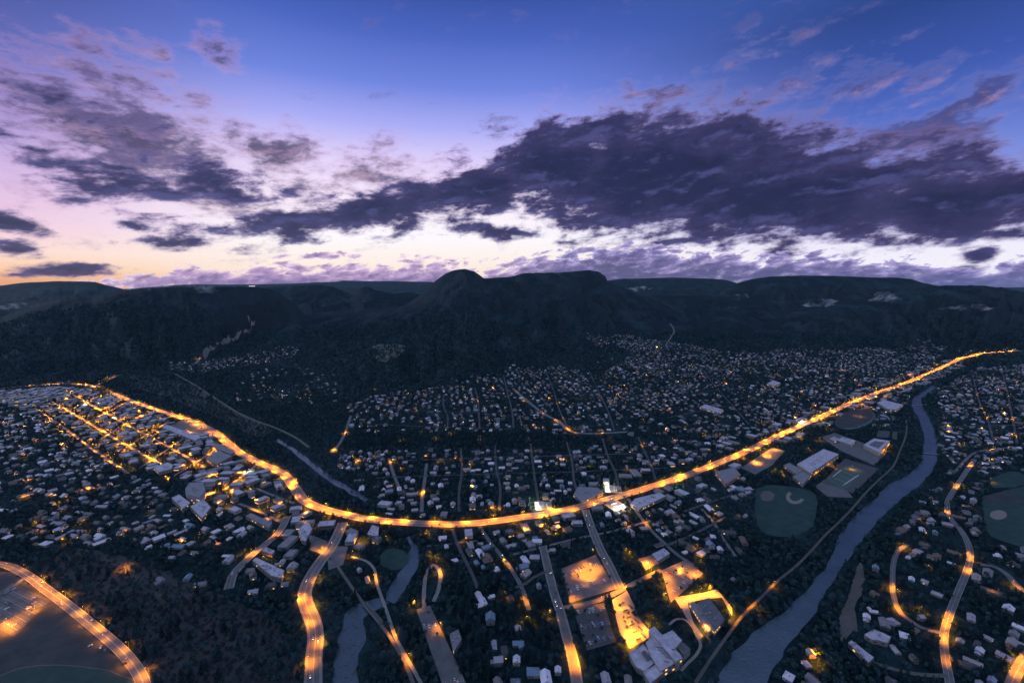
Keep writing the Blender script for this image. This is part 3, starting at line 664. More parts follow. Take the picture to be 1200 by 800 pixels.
ORD = ['', 'second ', 'third ', 'fourth ', 'fifth ', 'sixth ', 'seventh ', 'eighth ', 'ninth ', 'tenth ', 'eleventh ', 'twelfth ', 'thirteenth ', 'fourteenth ', 'fifteenth ', 'sixteenth ', 'seventeenth ', 'eighteenth ', 'nineteenth ', 'twentieth '] + [a + b_ for a in ('twenty-', 'thirty-') for b_ in ('first ', 'second ', 'third ', 'fourth ', 'fifth ', 'sixth ', 'seventh ', 'eighth ', 'ninth ')]
TOLABEL = []    # (object, description, x, y)
def assign_labels():
    groups = {}
    for o, d, x, y in TOLABEL:
        L_ = min(LG, key=lambda q: (q[1] - x) ** 2 + (q[2] - y) ** 2); dist = math.hypot(L_[1] - x, L_[2] - y)
        groups.setdefault((d, L_[0]), []).append((dist, o))
    for (d, l), v in groups.items():
        v.sort(key=lambda q: q[0])
        for i, (_, o) in enumerate(v): o['label'] = f"{d}, {ORD[min(i, len(ORD) - 1)]}closest to the {l}"

# ------------------------------------------------------------------ large buildings, traced one by one
BIGP = []; HBUILD = []     # ground footprints (centre, radius) houses and trees keep away from
def big(name, label, cat, roofpx, h, roof='flat', wall=(.2, .18, .17), group=None, lit=0, units=3, inset=None, litm='litglass', floors=1, extra=()):
    g = [G(x, y, h) for x, y in roofpx]; n = len(g); a = sum(g[i][0] * g[(i + 1) % n][1] - g[(i + 1) % n][0] * g[i][1] for i in range(n))
    if a < 0: g = g[::-1]
    cx = sum(p[0] for p in g) / n; cy_ = sum(p[1] for p in g) / n; L_ = [(p[0] - cx, p[1] - cy_) for p in g]
    BLOCK.append([(cx + p[0] * 1.08, cy_ + p[1] * 1.08) for p in L_]); BIGP.append(BLOCK[-1])
    e = obj(name, None, None, (cx, cy_, 0)); tag(e, label, cat, group)
    mw = 'wall_' + '_'.join(str(int(q * 100)) for q in wall)
    if mw not in Ms: Ms[mw] = mat(mw, wall, .85, c2=tuple(q * .8 for q in wall), nscale=.4)
    mb = MB(); mb.prism(L_, 0, h - .05); mb.build('wall', Ms[mw], e)
    mb = MB(); mb.prism(L_, h - .04, h + .02)
    for i in range(n):      # parapet
        p, q = np.array(L_[i]), np.array(L_[(i + 1) % n]); d = q - p; l = np.linalg.norm(d); d = d / l; nr = np.array([-d[1], d[0]])
        c_ = (p + q) / 2 + nr * .2; mb.box(c_[0], c_[1], h + .25, l, .4, .45, math.atan2(d[1], d[0]))
    rf = mb.build('roof', Ms[roof], e)
    r_ = random.Random(name + label)
    def inside(): 
        for _ in range(60):
            w_ = [r_.random() ** 1 for _ in L_]; s_ = sum(w_); p = (sum(w_[i] * L_[i][0] for i in range(n)) / s_ * 1.6, sum(w_[i] * L_[i][1] for i in range(n)) / s_ * 1.6)
            if inpoly(np.array(p[0]), np.array(p[1]), [(q[0] * .85, q[1] * .85) for q in L_]): return p
        return (0, 0)
    for k in range(units * 2):
        p = inside(); mb = MB(); mb.box(p[0], p[1], h + .9, 2.4, 1.8, 1.3, r_.random()); mb.cyl((p[0], p[1], h + 1.5), (p[0], p[1], h + 1.8), .6, .6); mb.build('rooftop_unit', Ms['metal'], rf)
    if inset:
        mb = MB(); ii = [G(x, y, h) for x, y in inset]; mb.prism([(p[0] - cx, p[1] - cy_) for p in ii], h + .03, h + .12); mb.build('roof_panel', Ms['flat3'], rf)
    for epx, eh, em in extra:       # higher or lower blocks of the same building
        E_ = [(p[0] - cx, p[1] - cy_) for p in (G(x, y, eh) for x, y in epx)]; BLOCK.append([(p[0] + cx, p[1] + cy_) for p in E_]); BIGP.append(BLOCK[-1])
        mb = MB(); mb.prism(E_, 0, eh - .05); mb.build('wall', Ms[mw], e); mb = MB(); mb.prism(E_, eh - .04, eh + .02); ne = len(E_)
        for i in range(ne):
            p, q = np.array(E_[i]), np.array(E_[(i + 1) % ne]); d = q - p; l = np.linalg.norm(d); mb.box(*((p + q) / 2), eh + .28, l, .5, .5, math.atan2(d[1], d[0]))
        mb.build('roof', Ms[em], e)
    kw = 0
    for i in range(n):
        p, q = np.array(L_[i]), np.array(L_[(i + 1) % n]); d = q - p; l = np.linalg.norm(d)
        if l < 5: continue
        d = d / l; nr = np.array([d[1], -d[0]]); 
        if nr[1] > .35: continue        # the far side is never seen
        k = max(1, int(l / 5.5))
        for f_ in range(floors):
            for j in range(k):
                if kw > 40: break
                c_ = p + d * (l * (j + .5) / k) + nr * .03; lt = r_.random() < lit * .5; mb = MB(); zc = (f_ + .5) * h / floors
                mb.box(c_[0], c_[1], zc, min(3.2, l / k * .6), .12, min(1.7, h / floors * .5), math.atan2(d[1], d[0])); mb.build('window', Ms[litm if lt else 'glass'], e); kw += 1
    return e
big('school', 'big pale lavender school roof of stepped blocks beside the amber yard', 'school', [(757, 752), (766, 745), (783, 752), (797, 766), (800, 771), (783, 781), (774, 786), (762, 768)], 10, 'flat', lit=.35, units=7, floors=2, extra=[
    ([(760, 738), (767, 734), (776, 744), (788, 738.5), (799, 750), (790, 760), (770, 757)], 11.5, 'flat'), ([(737, 765), (754, 755), (768, 775), (755, 786), (746, 781)], 7.5, 'flat'), ([(754, 787), (768, 779), (777, 788), (762, 800)], 8.5, 'flat'),
    ([(790, 752), (796, 748), (809, 760), (801, 768)], 8, 'flat3'), ([(752, 764), (756, 762), (762, 771), (758, 773)], 9.5, 'flat3'), ([(764, 742), (768, 740), (797, 772), (792, 775)], 13, 'flat')])
big('assembly_hall', 'dark roofed hall framed by amber light right of the school', 'hall', [(817, 706), (831, 700), (849, 724), (837, 738)], 9, 'flat3', lit=.5, units=2)
big('assembly_hall_wing', 'narrow dark roofed wing left of the dark roofed hall', 'hall', [(808, 706), (814, 705), (835, 737), (830, 741)], 6, 'flat2', lit=.6, units=1)
big('school', 'long pale lavender roof with dark vents above the green court', 'school', [(934, 543.5), (965, 526), (983, 532), (950, 554)], 11, 'flat', lit=.45, units=9, floors=2)
big('school_wing', 'dark grey wing joining the long pale school roof at its left end', 'school', [(918, 545), (925, 542), (941, 551), (934, 555)], 7, 'flat2', lit=.6, units=2)
big('school_wing', 'square grey wing at the lower left corner of the long roof', 'school', [(929, 558), (940, 552), (950, 557), (941, 567)], 8, 'flat2', lit=.4, units=2)
big('sports_hall', 'square hall with a white roof rim and dark centre near the river', 'sports hall', [(1012, 521), (1024, 513.5), (1043, 516.5), (1030, 530)], 11, 'flat', lit=.8, units=2, inset=[(1018, 521), (1025, 516.5), (1037, 518), (1029, 525.5)], floors=2)
big('school_annex', 'low pale annex between the two largest pale roofs', 'annex', [(981, 515.5), (987, 512), (1003, 516), (998, 521)], 7, 'flat', lit=.5, units=3)
big('school_annex', 'small pale annex left of the low annex', 'annex', [(972, 514), (977, 511.5), (983, 514), (980, 517)], 5, 'flat', lit=.3, units=1)
big('college_building', 'pale angular roof beyond the oval lawn', 'college', [(1028, 471.5), (1036, 468.5), (1058, 474), (1051, 480), (1040, 479)], 9, 'flat', lit=.4, units=3)
big('hotel', 'tall pale hotel block behind dark conifers below downtown', 'hotel', [(217, 572), (222, 565), (238, 565), (241, 574), (234, 583), (219, 579)], 17, 'flat2', wall=(.3, .27, .33), lit=.25, units=4, floors=4)
big('hotel_wing', 'low pale wing at the lower left of the hotel', 'hotel', [(201, 583), (210, 579), (223, 589), (214, 596)], 9, 'flat', lit=.2, units=2, floors=2)
big('hotel_wing', 'low pale wing at the lower right of the hotel', 'hotel', [(223, 593), (238, 584), (247, 594), (237, 607)], 9, 'flat', lit=.5, units=3, floors=2)
big('market_hall', 'pale lavender flat roof with an amber lit front in lower downtown', 'shop', [(180, 547.5), (196, 541.5), (203, 544), (201, 549), (186, 553)], 8, 'flat', lit=.9, units=2)
big('supermarket', 'long grey roof beside the downtown car park', 'shop', [(189, 500), (196, 497.5), (236, 512), (229, 516)], 9, 'flat', lit=.2, units=5)
big('supermarket', 'broad dark grey roof inside the downtown bend of the main road', 'shop', [(241, 536), (256, 528), (272, 534), (254, 544)], 10, 'flat2', wall=(.2, .13, .11), lit=.3, units=4)
big('shop_row', 'narrow grey roof row right of the downtown car park', 'shop', [(248, 523), (254, 519), (276, 529), (271, 532)], 8, 'flat2', lit=.3, units=3)
big('warehouse', 'long pale roof beside the amber side street', 'warehouse', [(296, 656), (300, 653), (333, 668), (330, 677), (318, 674)], 8, 'flat', lit=.2, units=5)
big('warehouse', 'small white roof above the long pale warehouse roof', 'warehouse', [(307, 645), (312, 641), (322, 645), (319, 649)], 6, 'flat', lit=.1, units=2)
big('warehouse', 'long blue grey roof beside the upper amber side street', 'warehouse', [(288, 604), (294, 601), (319, 612), (315, 618)], 7, 'flat2', lit=.2, units=3)
big('shop', 'angular pale roof curving round the junction bend', 'shop', [(349, 622), (356, 613), (362, 612), (366, 619), (358, 634), (354, 632)], 8, 'flat', lit=.3, units=3)
big('shop', 'square pale roof right of the big junction', 'shop', [(430, 626), (436, 615), (444, 617), (443, 628)], 7, 'flat', lit=.3, units=2)
big('shop', 'grey roof between the junction and the main road', 'shop', [(405, 622), (411, 618), (420, 622), (416, 629)], 7, 'flat2', lit=.6, units=2)
big('motel', 'long blue grey motel roof left of the filling station canopy row', 'motel', [(672, 579), (677, 570), (700, 571), (707, 577), (681, 587)], 7, 'flat2', lit=.3, units=5)
big('motel', 'long pale motel roof on the near side of the main road', 'motel', [(739, 590), (744, 584), (773, 577), (780, 581), (749, 596)], 7, 'flat', lit=.4, units=4)
big('motel', 'reddish flat roof near the right end of the bright road', 'motel', [(838, 553), (860, 547), (868, 556), (850, 567)], 8, 'flat2', wall=(.35, .16, .13), lit=.3, units=4)
big('strip_building', 'long pale strip building on the track below the gravel slope', 'office', [(994, 752.5), (998, 750), (1024, 770), (1018, 776)], 6, 'flat', lit=.2, units=3)
big('lodge', 'pale many cornered roof above the strip building', 'lodge', [(1013, 743), (1024, 737), (1034, 741), (1044, 746), (1040, 753), (1030, 750), (1022, 749)], 6, 'flat', lit=.1, units=1)
big('clinic', 'pale roof beside the lot with the amber glow', 'clinic', [(764, 649), (778, 642), (785, 648), (771, 657)], 6, 'flat', lit=.3, units=2)
big('depot', 'grey depot beside the long striped lot', 'depot', [(527, 742), (537, 737), (541, 748), (532, 763)], 6, 'flat2', lit=.3, units=2)
big('church', 'pale long roof among trees below the highway', 'church', [(899, 449), (906, 445.5), (915, 448.5), (908, 452)], 12, 'flat', lit=.3, units=2)
big('school', 'pale flat roofs on the upper right terrace', 'school', [(820, 477), (826, 473.5), (848, 480), (843, 483.5)], 8, 'flat', lit=.4, units=3)

# filling stations
def station(px, py, label, s=1.0):
    x, y = G(px, py); _, a = droad(x, y); a = float(a[0]); e = obj('filling_station', None, None, (x, y, 0)); e.rotation_euler.z = a; tag(e, label, 'filling station', 'filling stations along the main road'); e.scale = (s, s, s)
    mb = MB(); mb.box(0, 0, 5.3, 22, 11, .8); mb.build('canopy', Ms['flat'], e)
    mb = MB(); 
    for i in (-7, 0, 7):
        for j in (-3, 3): mb.box(i, j, 4.87, 2.2, 1.2, .06)
    mb.build('canopy_light', Ms['lampw'], e)
    for i in (-8, 0, 8):
        mb = MB(); mb.cyl((i, 0, 0), (i, 0, 4.9), .3, .3); mb.build('column', Ms['metal'], e)
        mb = MB(); mb.box(i, 1.2, .8, .8, .5, 1.6); mb.box(i, -1.2, .8, .8, .5, 1.6); mb.build('fuel_pump', Ms['wall_c'], e)
    mb = MB(); mb.box(0, 17, 2, 18, 9, 4); k = mb.build('kiosk', Ms['wall_c'], e)
    mb = MB(); mb.box(0, 17, 4.15, 19, 10, .3); mb.build('roof', Ms['flat2'], k)
    mb = MB(); mb.box(0, 12.44, 1.7, 14, .12, 2); mb.build('shop_window', Ms['litcool'], k)
    for i in (-7, 7):
        l = bpy.data.lights.new('canopy_glow', 'POINT'); l.energy = 70000; l.color = (1, .74, .40); l.shadow_soft_size = .8; lo = bpy.data.objects.new('canopy_glow', l); COL.objects.link(lo); lo.parent = e; lo.location = (i, -8, 4.2)
    pz = [(x + math.cos(a) * i - math.sin(a) * j, y + math.sin(a) * i + math.cos(a) * j) for i, j in ((-19, -12), (19, -12), (19, 23), (-19, 23))]
    area('forecourt', pz, 'pavement')
station(634, 593, 'brightest white lit filling station above the middle of the main road')
station(716, 573.5, 'white lit filling station right of the brightest one')
station(724, 594, 'white lit filling station on the near side of the main road')
station(937, 494.5, 'white lit filling station far along the main road', .9)

# ------------------------------------------------------------------ commercial blocks downtown and along the strip, each its own building
BPOS = []
def shop_proto(i):
    r_ = random.Random(i); w, d, h = [(16, 24, 7), (22, 16, 6), (30, 18, 8), (14, 14, 9), (36, 16, 6), (20, 30, 8)][i % 6]
    e = obj('shop_building', None); wb = MB(); wb.prism([(-w / 2, -d / 2), (w / 2, -d / 2), (w / 2, d / 2), (-w / 2, d / 2)], 0, h - .05); wall = wb.mesh('wall', [Ms['wall_c']])
    rb = MB(); rb.box(0, 0, h, w, d, .08)
    for q in ((0, d / 2 - .2, w, .4), (0, -d / 2 + .2, w, .4), (w / 2 - .2, 0, .4, d - .9), (-w / 2 + .2, 0, .4, d - .9)): rb.box(q[0], q[1], h + .3, q[2], q[3], .5)
    roof = rb.mesh('roof', [Ms[('flat', 'flat2', 'flat', 'flat3', 'flat2', 'flat')[i % 6]]])
    ub = MB()
    ub.box(r_.uniform(-w / 3, w / 3), r_.uniform(-d / 3, d / 3), h + .7, 2.6, 2, 1.3, r_.random())
    unit = ub.mesh('rooftop_unit', [Ms['metal']])
    fb = MB(); 
    fb.box(0, -d / 2 - .04, 1.6, w * .8, .1, 1.5)
    front = fb.mesh('shop_window', [Ms['litglass' if i % 3 == 0 else 'glass']])
    gb = MB(); gb.box(w / 2 + .04, 0, h * .6, .1, d * .7, 1.3)
    side = gb.mesh('window', [Ms['glass']])
    bpy.data.objects.remove(e)
    return dict(w=w, d=d, h=h, parts=[('wall', wall), ('roof', roof), ('rooftop_unit', unit), ('shop_window', front), ('window', side)], desc=['pale deep', 'grey wide', 'pale long', 'dark square', 'grey narrow', 'pale broad'][i % 6])
SHOPS = [shop_proto(i) for i in range(12)]
def put_shop(x, y, rz, k, s=1.0):
    BPOS.append((x, y, rz, k, s))
def shop_object(x, y, rz, k, s):
    P = SHOPS[k]; e = obj('shop_building', None, None, (x, y, 0), rz); e.scale = (s, s, s); tag(e, None, 'shop', 'flat roofed shops in town'); ob = {}
    for n, me in P['parts']:
        ob[n] = obj(n, me, ob['roof'] if n == 'rooftop_unit' else e)
    TOLABEL.append((e, P['desc'] + ' flat shop roof', x, y))
HZ = []         # every placed building: x, y, radius
def grid_pts(poly_px, sp, jit=.3, ang=0.0):
    g = [G(*p) for p in poly_px]; xs = [p[0] for p in g]; ys = [p[1] for p in g]; cx = sum(xs) / len(xs); cy_ = sum(ys) / len(ys); R_ = max(math.hypot(a - cx, b_ - cy_) for a, b_ in g)
    n = int(R_ / sp) + 1; i, j = np.meshgrid(np.arange(-n, n + 1), np.arange(-n, n + 1)); i = i.ravel() * sp + rng.uniform(-jit, jit, i.size) * sp; j = j.ravel() * sp + rng.uniform(-jit, jit, j.size) * sp
    x = cx + i * math.cos(ang) - j * math.sin(ang); y = cy_ + i * math.sin(ang) + j * math.cos(ang); m_ = inpoly(x, y, g); return x[m_], y[m_]
DT = [(-10, 458), (25, 457), (75, 453), (112, 458), (180, 484), (240, 506), (290, 542), (326, 566), (345, 590), (372, 602), (340, 640), (300, 610), (250, 590), (205, 555), (165, 548), (110, 515), (60, 490), (0, 474)]
SPOTS_ = [(DT, 27, 1.0), ([(340, 590), (376, 601), (440, 614), (452, 640), (430, 650), (395, 635), (345, 660), (330, 640)], 34, 1.0),
          ([(440, 598), (520, 606), (600, 598), (700, 572), (800, 545), (870, 522), (866, 514), (780, 545), (700, 565), (600, 590), (520, 598), (440, 590)], 32, .8),
          ([(520, 622), (600, 618), (700, 597), (800, 568), (860, 545), (870, 555), (800, 580), (700, 610), (610, 632), (530, 634)], 34, .8),
          ([(870, 515), (930, 490), (1010, 456), (1100, 425), (1120, 420), (1130, 430), (1060, 462), (1000, 485), (930, 515), (890, 530)], 34, .9)]
ns = 0
for poly, sp, pr in SPOTS_:
    x, y = grid_pts(poly, sp, .16, .5)
    D, A = droad(x, y); b_ = blocked(x, y)
    for xi, yi, d, a, q in zip(x, y, D, A, b_):
        if q or d < 7 or random.random() > pr: continue
        k = random.randrange(12); P = SHOPS[k]
        if d < max(P['w'], P['d']) * .5 - 2: continue
        put_shop(xi, yi, a + (math.pi / 2) * random.randrange(2), k, random.uniform(.75, 1.05)); ns += 1; HZ.append((xi, yi, max(P['w'], P['d']) * .55))

BPOS.sort(key=lambda q: q[0] ** 2 + q[1] ** 2)
for q in BPOS[:290]: shop_object(*q)
V_, F_, M_ = [], [], []; n_ = 0; SLOT = {}; SM = []
for x, y, rz, k, s in BPOS[290:]:
    c_, q_ = math.cos(rz), math.sin(rz)
    for nm, me in SHOPS[k]['parts']:
        mt = me.materials[0]
        if mt.name == 'painted wall': mt = Ms['wall_i']
        if mt.name not in SLOT: SLOT[mt.name] = len(SM); SM.append(mt)
        co = np.empty(len(me.vertices) * 3); me.vertices.foreach_get('co', co); co = co.reshape(-1, 3) * s
        V_.append(np.stack([x + co[:, 0] * c_ - co[:, 1] * q_, y + co[:, 0] * q_ + co[:, 1] * c_, co[:, 2]], 1)); F_ += [tuple(i + n_ for i in p.vertices) for p in me.polygons]; M_ += [SLOT[mt.name]] * len(me.polygons); n_ += len(co)
if V_:
    me = bpy.data.meshes.new('distant_shops'); me.from_pydata(np.concatenate(V_).tolist(), [], F_)
    for q in SM: me.materials.append(q)
    me.polygons.foreach_set('material_index', M_); tag(obj('distant_shops', me), 'mass of flat roofed shops packed in far downtown', 'shops', None, 'stuff')

# ------------------------------------------------------------------ houses
def house_parts(shape, r_):
    wall, roof, chim, door, win = MB(), MB(), MB(), MB(), MB()
    def gable(cx, cy_, w, d, h, rh, along='x', o=.5):
        wall.prism([(cx - w / 2, cy_ - d / 2), (cx + w / 2, cy_ - d / 2), (cx + w / 2, cy_ + d / 2), (cx - w / 2, cy_ + d / 2)], 0, h)
        if along == 'x':
            L_, S_ = w / 2 + o, d / 2 + o; v = [(cx - L_, cy_ - S_, h), (cx + L_, cy_ - S_, h), (cx + L_, cy_ + S_, h), (cx - L_, cy_ + S_, h), (cx - L_, cy_, h + rh), (cx + L_, cy_, h + rh)]
        else:
            L_, S_ = d / 2 + o, w / 2 + o; v = [(cx + S_, cy_ - L_, h), (cx + S_, cy_ + L_, h), (cx - S_, cy_ + L_, h), (cx - S_, cy_ - L_, h), (cx, cy_ - L_, h + rh), (cx, cy_ + L_, h + rh)]
        roof.raw(v, [(0, 1, 5, 4), (2, 3, 4, 5), (0, 4, 3), (1, 2, 5), (3, 2, 1, 0)])
    def hip(cx, cy_, w, d, h, rh, o=.6):
        wall.prism([(cx - w / 2, cy_ - d / 2), (cx + w / 2, cy_ - d / 2), (cx + w / 2, cy_ + d / 2), (cx - w / 2, cy_ + d / 2)], 0, h)
        a, b_ = w / 2 + o, d / 2 + o; k = (a - b_) if a > b_ else 0; roof.raw([(cx - a, cy_ - b_, h), (cx + a, cy_ - b_, h), (cx + a, cy_ + b_, h), (cx - a, cy_ + b_, h), (cx - k, cy_, h + rh), (cx + k + .01, cy_, h + rh)], [(0, 1, 5, 4), (2, 3, 4, 5), (0, 4, 3), (1, 2, 5), (3, 2, 1, 0)])
    if shape == 'gabled': gable(0, 0, 13, 9, 3.6, 3); w, d = 13, 9
    elif shape == 'L shaped': gable(0, 0, 14, 8, 3.4, 2.6); gable(4, -5.2, 6.5, 7, 3.3, 2.3, 'y'); w, d = 14, 8
    elif shape == 'hip roofed': hip(0, 0, 13, 10, 3.8, 3); w, d = 13, 10
    elif shape == 'long low': gable(0, 0, 19, 8.5, 2.9, 1.9); w, d = 19, 8.5
    else: gable(0, 0, 10, 9, 5.6, 3.2); gable(-5.5, 1, 6, 6, 2.9, 1.8, 'x'); w, d = 10, 9
    hh = 5.6 if shape == 'tall' else 3.4
    chim.box(w * .22, d * .12, hh + 2.4, .9, .9, 3.2)
    fy = -d / 2 if shape != 'L shaped' else -4
    door.box(-w * .1, fy - .04, 1.1, 1.2, .12, 2.1)
    wins = []
    for cx, cy_, sx, sy in ((-w * .32, fy - .04, 1.8, .1), (w / 2 + .04, 0, .1, 1.8), (-w / 2 - .04, 0, .1, 1.8) if shape != 'tall' else (w * .3, fy - .04, 1.8, .1)):
        q = MB(); q.box(cx, cy_, 1.8, sx, sy, 1.2); wins.append(q)
    return wall, roof, chim, door, wins
RC = [('pale grey', (.27, .26, .31)), ('charcoal', (.05, .052, .060)), ('white metal', (.50, .48, .56)), ('slate blue', (.12, .18, .26)), ('brown', (.11, .080, .070)), ('mid grey', (.15, .145, .17)), ('light tan', (.25, .225, .23))]
for n_, c_ in RC: Ms['r_' + n_] = mat(n_ + ' roof', c_, .75, c2=tuple(q * .78 for q in c_), nscale=.9)
SHAPES = ['gabled', 'L shaped', 'hip roofed', 'long low', 'tall']
HP = {}
for sh in SHAPES:
    wall, roof, chim, door, wins = house_parts(sh, random); me_w = wall.mesh('wall', [Ms['wall_c']]); me_c = chim.mesh('chimney', [Ms['brick']]); me_d = door.mesh('door', [Ms['door']])
    mw = [q.mesh('window', [Ms['glass']]) for q in wins]; ml = [q.mesh('window', [Ms['litglass']]) for q in wins]
    for n_, c_ in RC: HP[sh, n_] = (me_w, roof.mesh('roof', [Ms['r_' + n_]]), me_c, me_d, mw, ml)
def put_house(x, y, rz, s):
    sh = random.choice(SHAPES); rc = random.choice(['pale grey', 'pale grey', 'charcoal', 'white metal', 'white metal', 'slate blue', 'brown', 'mid grey', 'light tan'])
    a = HP[sh, rc]; e = obj('house', None, None, (x, y, 0), rz); e.scale = (s, s, s); tag(e, None, 'house', 'houses among the trees'); obj('wall', a[0], e); r_ = obj('roof', a[1], e); obj('chimney', a[2], r_); obj('door', a[3], e)
    for k in range(3): obj('window', (a[5] if random.random() < .16 else a[4])[k], e)
    TOLABEL.append((e, ('tall %s roofed house' % rc) if sh == 'tall' else '%s %s house' % (rc, sh) if sh != 'hip roofed' else '%s hip roofed house' % rc, x, y))
HOUSEZ = [ # photo polygon, spacing in metres, share kept
 ([(405, 478), (440, 462), (500, 458), (560, 444), (600, 432), (660, 430), (700, 440), (740, 418), (720, 408), (700, 412), (680, 405), (740, 402), (790, 408), (850, 417), (900, 416), (980, 412), (1110, 412), (1070, 440), (1000, 470), (930, 500), (900, 505), (860, 505), (740, 512), (600, 506), (410, 506)], 28, .74),
 ([(400, 532), (440, 528), (600, 529), (740, 522), (880, 505), (860, 525), (760, 560), (680, 582), (600, 596), (500, 602), (440, 592), (420, 570), (398, 548)], 22, .70),
 ([(500, 626), (620, 620), (760, 590), (870, 556), (884, 600), (870, 640), (858, 700), (845, 690), (820, 655), (780, 640), (740, 640), (720, 620), (690, 640), (640, 650), (640, 720), (560, 720), (545, 660)], 17.5, .66),
 ([(560, 720), (650, 720), (665, 800), (640, 840), (560, 840), (580, 770)], 20, .5), ([(672, 765), (735, 760), (745, 840), (680, 840)], 20, .6),
 ([(-60, 478), (0, 476), (60, 495), (110, 520), (160, 552), (210, 590), (240, 620), (260, 640), (230, 655), (150, 640), (80, 640), (-60, 640)], 23, .62),
 ([(-20, 460), (60, 456), (110, 462), (180, 488), (250, 520), (240, 560), (180, 550), (100, 512), (20, 480)], 24, .5),
 ([(250, 590), (300, 612), (345, 650), (350, 690), (300, 700), (250, 650)], 19, .5), ([(390, 660), (440, 640), (455, 660), (430, 690), (400, 690)], 18, .5), ([(130, 655), (220, 650), (260, 680), (225, 700), (165, 690), (140, 670)], 24, .25),
 ([(1100, 455), (1150, 430), (1290, 425), (1290, 560), (1150, 555), (1110, 560), (1100, 520)], 23, .78),
 ([(1080, 590), (1110, 560), (1150, 560), (1150, 640), (1290, 650), (1290, 850), (1050, 850), (1030, 790), (1022, 760), (1010, 735), (1014, 690), (1040, 640)], 20, .62),
 ([(918, 762), (948, 748), (958, 800), (905, 840)], 20, .8), ([(980, 500), (1010, 470), (1070, 450), (1062, 480), (1040, 500)], 22, .5),
 ([(295, 435), (350, 425), (400, 440), (400, 470), (340, 478), (270, 470), (275, 452)], 40, .35), ([(200, 428), (240, 425), (300, 413), (352, 411), (345, 418), (290, 430), (240, 436), (200, 435)], 34, .6),
 ([(500, 640), (530, 640), (545, 700), (500, 705)], 20, .35), ([(440, 606), (500, 606), (500, 598), (440, 596)], 20, .4)]
cand = []
for poly, sp, pr in HOUSEZ:
    x, y = grid_pts(poly, sp, .24, rng.uniform(0, 1.2))
    k = rng.random(len(x)) < pr * np.clip(-.35 + 2.5 * fbm(x / 110, y / 110, 4), .12, 1.15); x, y = x[k], y[k]
    D, A = droad(x, y); k = (D > 7) & ~blocked(x, y) & ~blocked(x + 9, y) & ~blocked(x - 9, y) & ~blocked(x, y + 9) & ~blocked(x, y - 9); x, y, A = x[k], y[k], A[k]
    for q in zip(x, y, A): cand.append(q)
kd = kdtree.KDTree(len(HZ) + 1)
for i, (x, y, r_) in enumerate(HZ): kd.insert((x, y, r_), i)
kd.insert((0, -9999, 0), len(HZ)); kd.balance()
cand2 = []
grid_seen = {}
for x, y, a in cand:
    q, i, d = kd.find((x, y, 0))
    if math.hypot(q[0] - x, q[1] - y) < q[2] + 9: continue
    kx, ky = int(x // 13), int(y // 13)
    if any((kx + i, ky + j) in grid_seen and math.hypot(grid_seen[kx + i, ky + j][0] - x, grid_seen[kx + i, ky + j][1] - y) < 14.5 for i in (-1, 0, 1) for j in (-1, 0, 1)): continue
    grid_seen[kx, ky] = (x, y); cand2.append((x, y, a + (math.pi / 2 if random.random() < .4 else 0) + random.uniform(-.12, .12)))
hx = np.array([c_[0] for c_ in cand2]); hy = np.array([c_[1] for c_ in cand2]); qx, qy = PX(hx, hy, 0); vis = (qx > 0) & (qx < 1200) & (qy > 0) & (qy < 797)
order = np.argsort(np.where(vis, hx ** 2 + hy ** 2, 1e12))
near = set(order[:300].tolist())
FARH = []
for i, (x, y, a) in enumerate(cand2):
    s = random.choice((.7, .8, .9, 1.0, 1.1, 1.25)) * random.uniform(.94, 1.06)
    if i in near: put_house(x, y, a, s)
    else: FARH.append((x, y, a, s))
print('houses', len(cand2), 'shops', ns)
def merged_houses():
    protos = []
    for sh in SHAPES:
        wall, roof, chim, door, wins = house_parts(sh, random); mb = MB()
        for q, m_ in ((wall, 0), (roof, 1), (chim, 3)):
            n = len(mb.v); mb.v += q.v; mb.f += [tuple(i + n for i in f_) for f_ in q.f]; mb.m += [m_] * len(q.f)
        for q in wins[:2]:
            n = len(mb.v); mb.v += q.v; mb.f += [tuple(i + n for i in f_) for f_ in q.f]; mb.m += [2] * len(q.f)
        protos.append(mb)
    V_, F_, M_ = [], [], []; n = 0
    for x, y, a, s in FARH:
        mb = random.choice(protos); v = np.array(mb.v) * s; c_, q = math.cos(a), math.sin(a)
        z = float(terrain(x, y)) if y > 1700 else 0
        V_.append(np.stack([x + v[:, 0] * c_ - v[:, 1] * q, y + v[:, 0] * q + v[:, 1] * c_, v[:, 2] + z], 1)); F_ += [tuple(i + n for i in f_) for f_ in mb.f]
        w = random.random(); M_ += [m_ if m_ != 2 else (4 if w < .13 else 5 if w < .17 else 2) for m_ in mb.m]; n += len(v)
    me = bpy.data.meshes.new('distant_houses'); me.from_pydata(np.concatenate(V_).tolist(), [], F_)
    for q in ('wall_i', 'roof_i', 'glass', 'brick', 'litglass', 'litcool'): me.materials.append(Ms[q])
    me.polygons.foreach_set('material_index', M_); o = obj('distant_houses', me); tag(o, kind='stuff', label='mass of small distant houses with pale roofs across the town', cat='houses')
merged_houses()

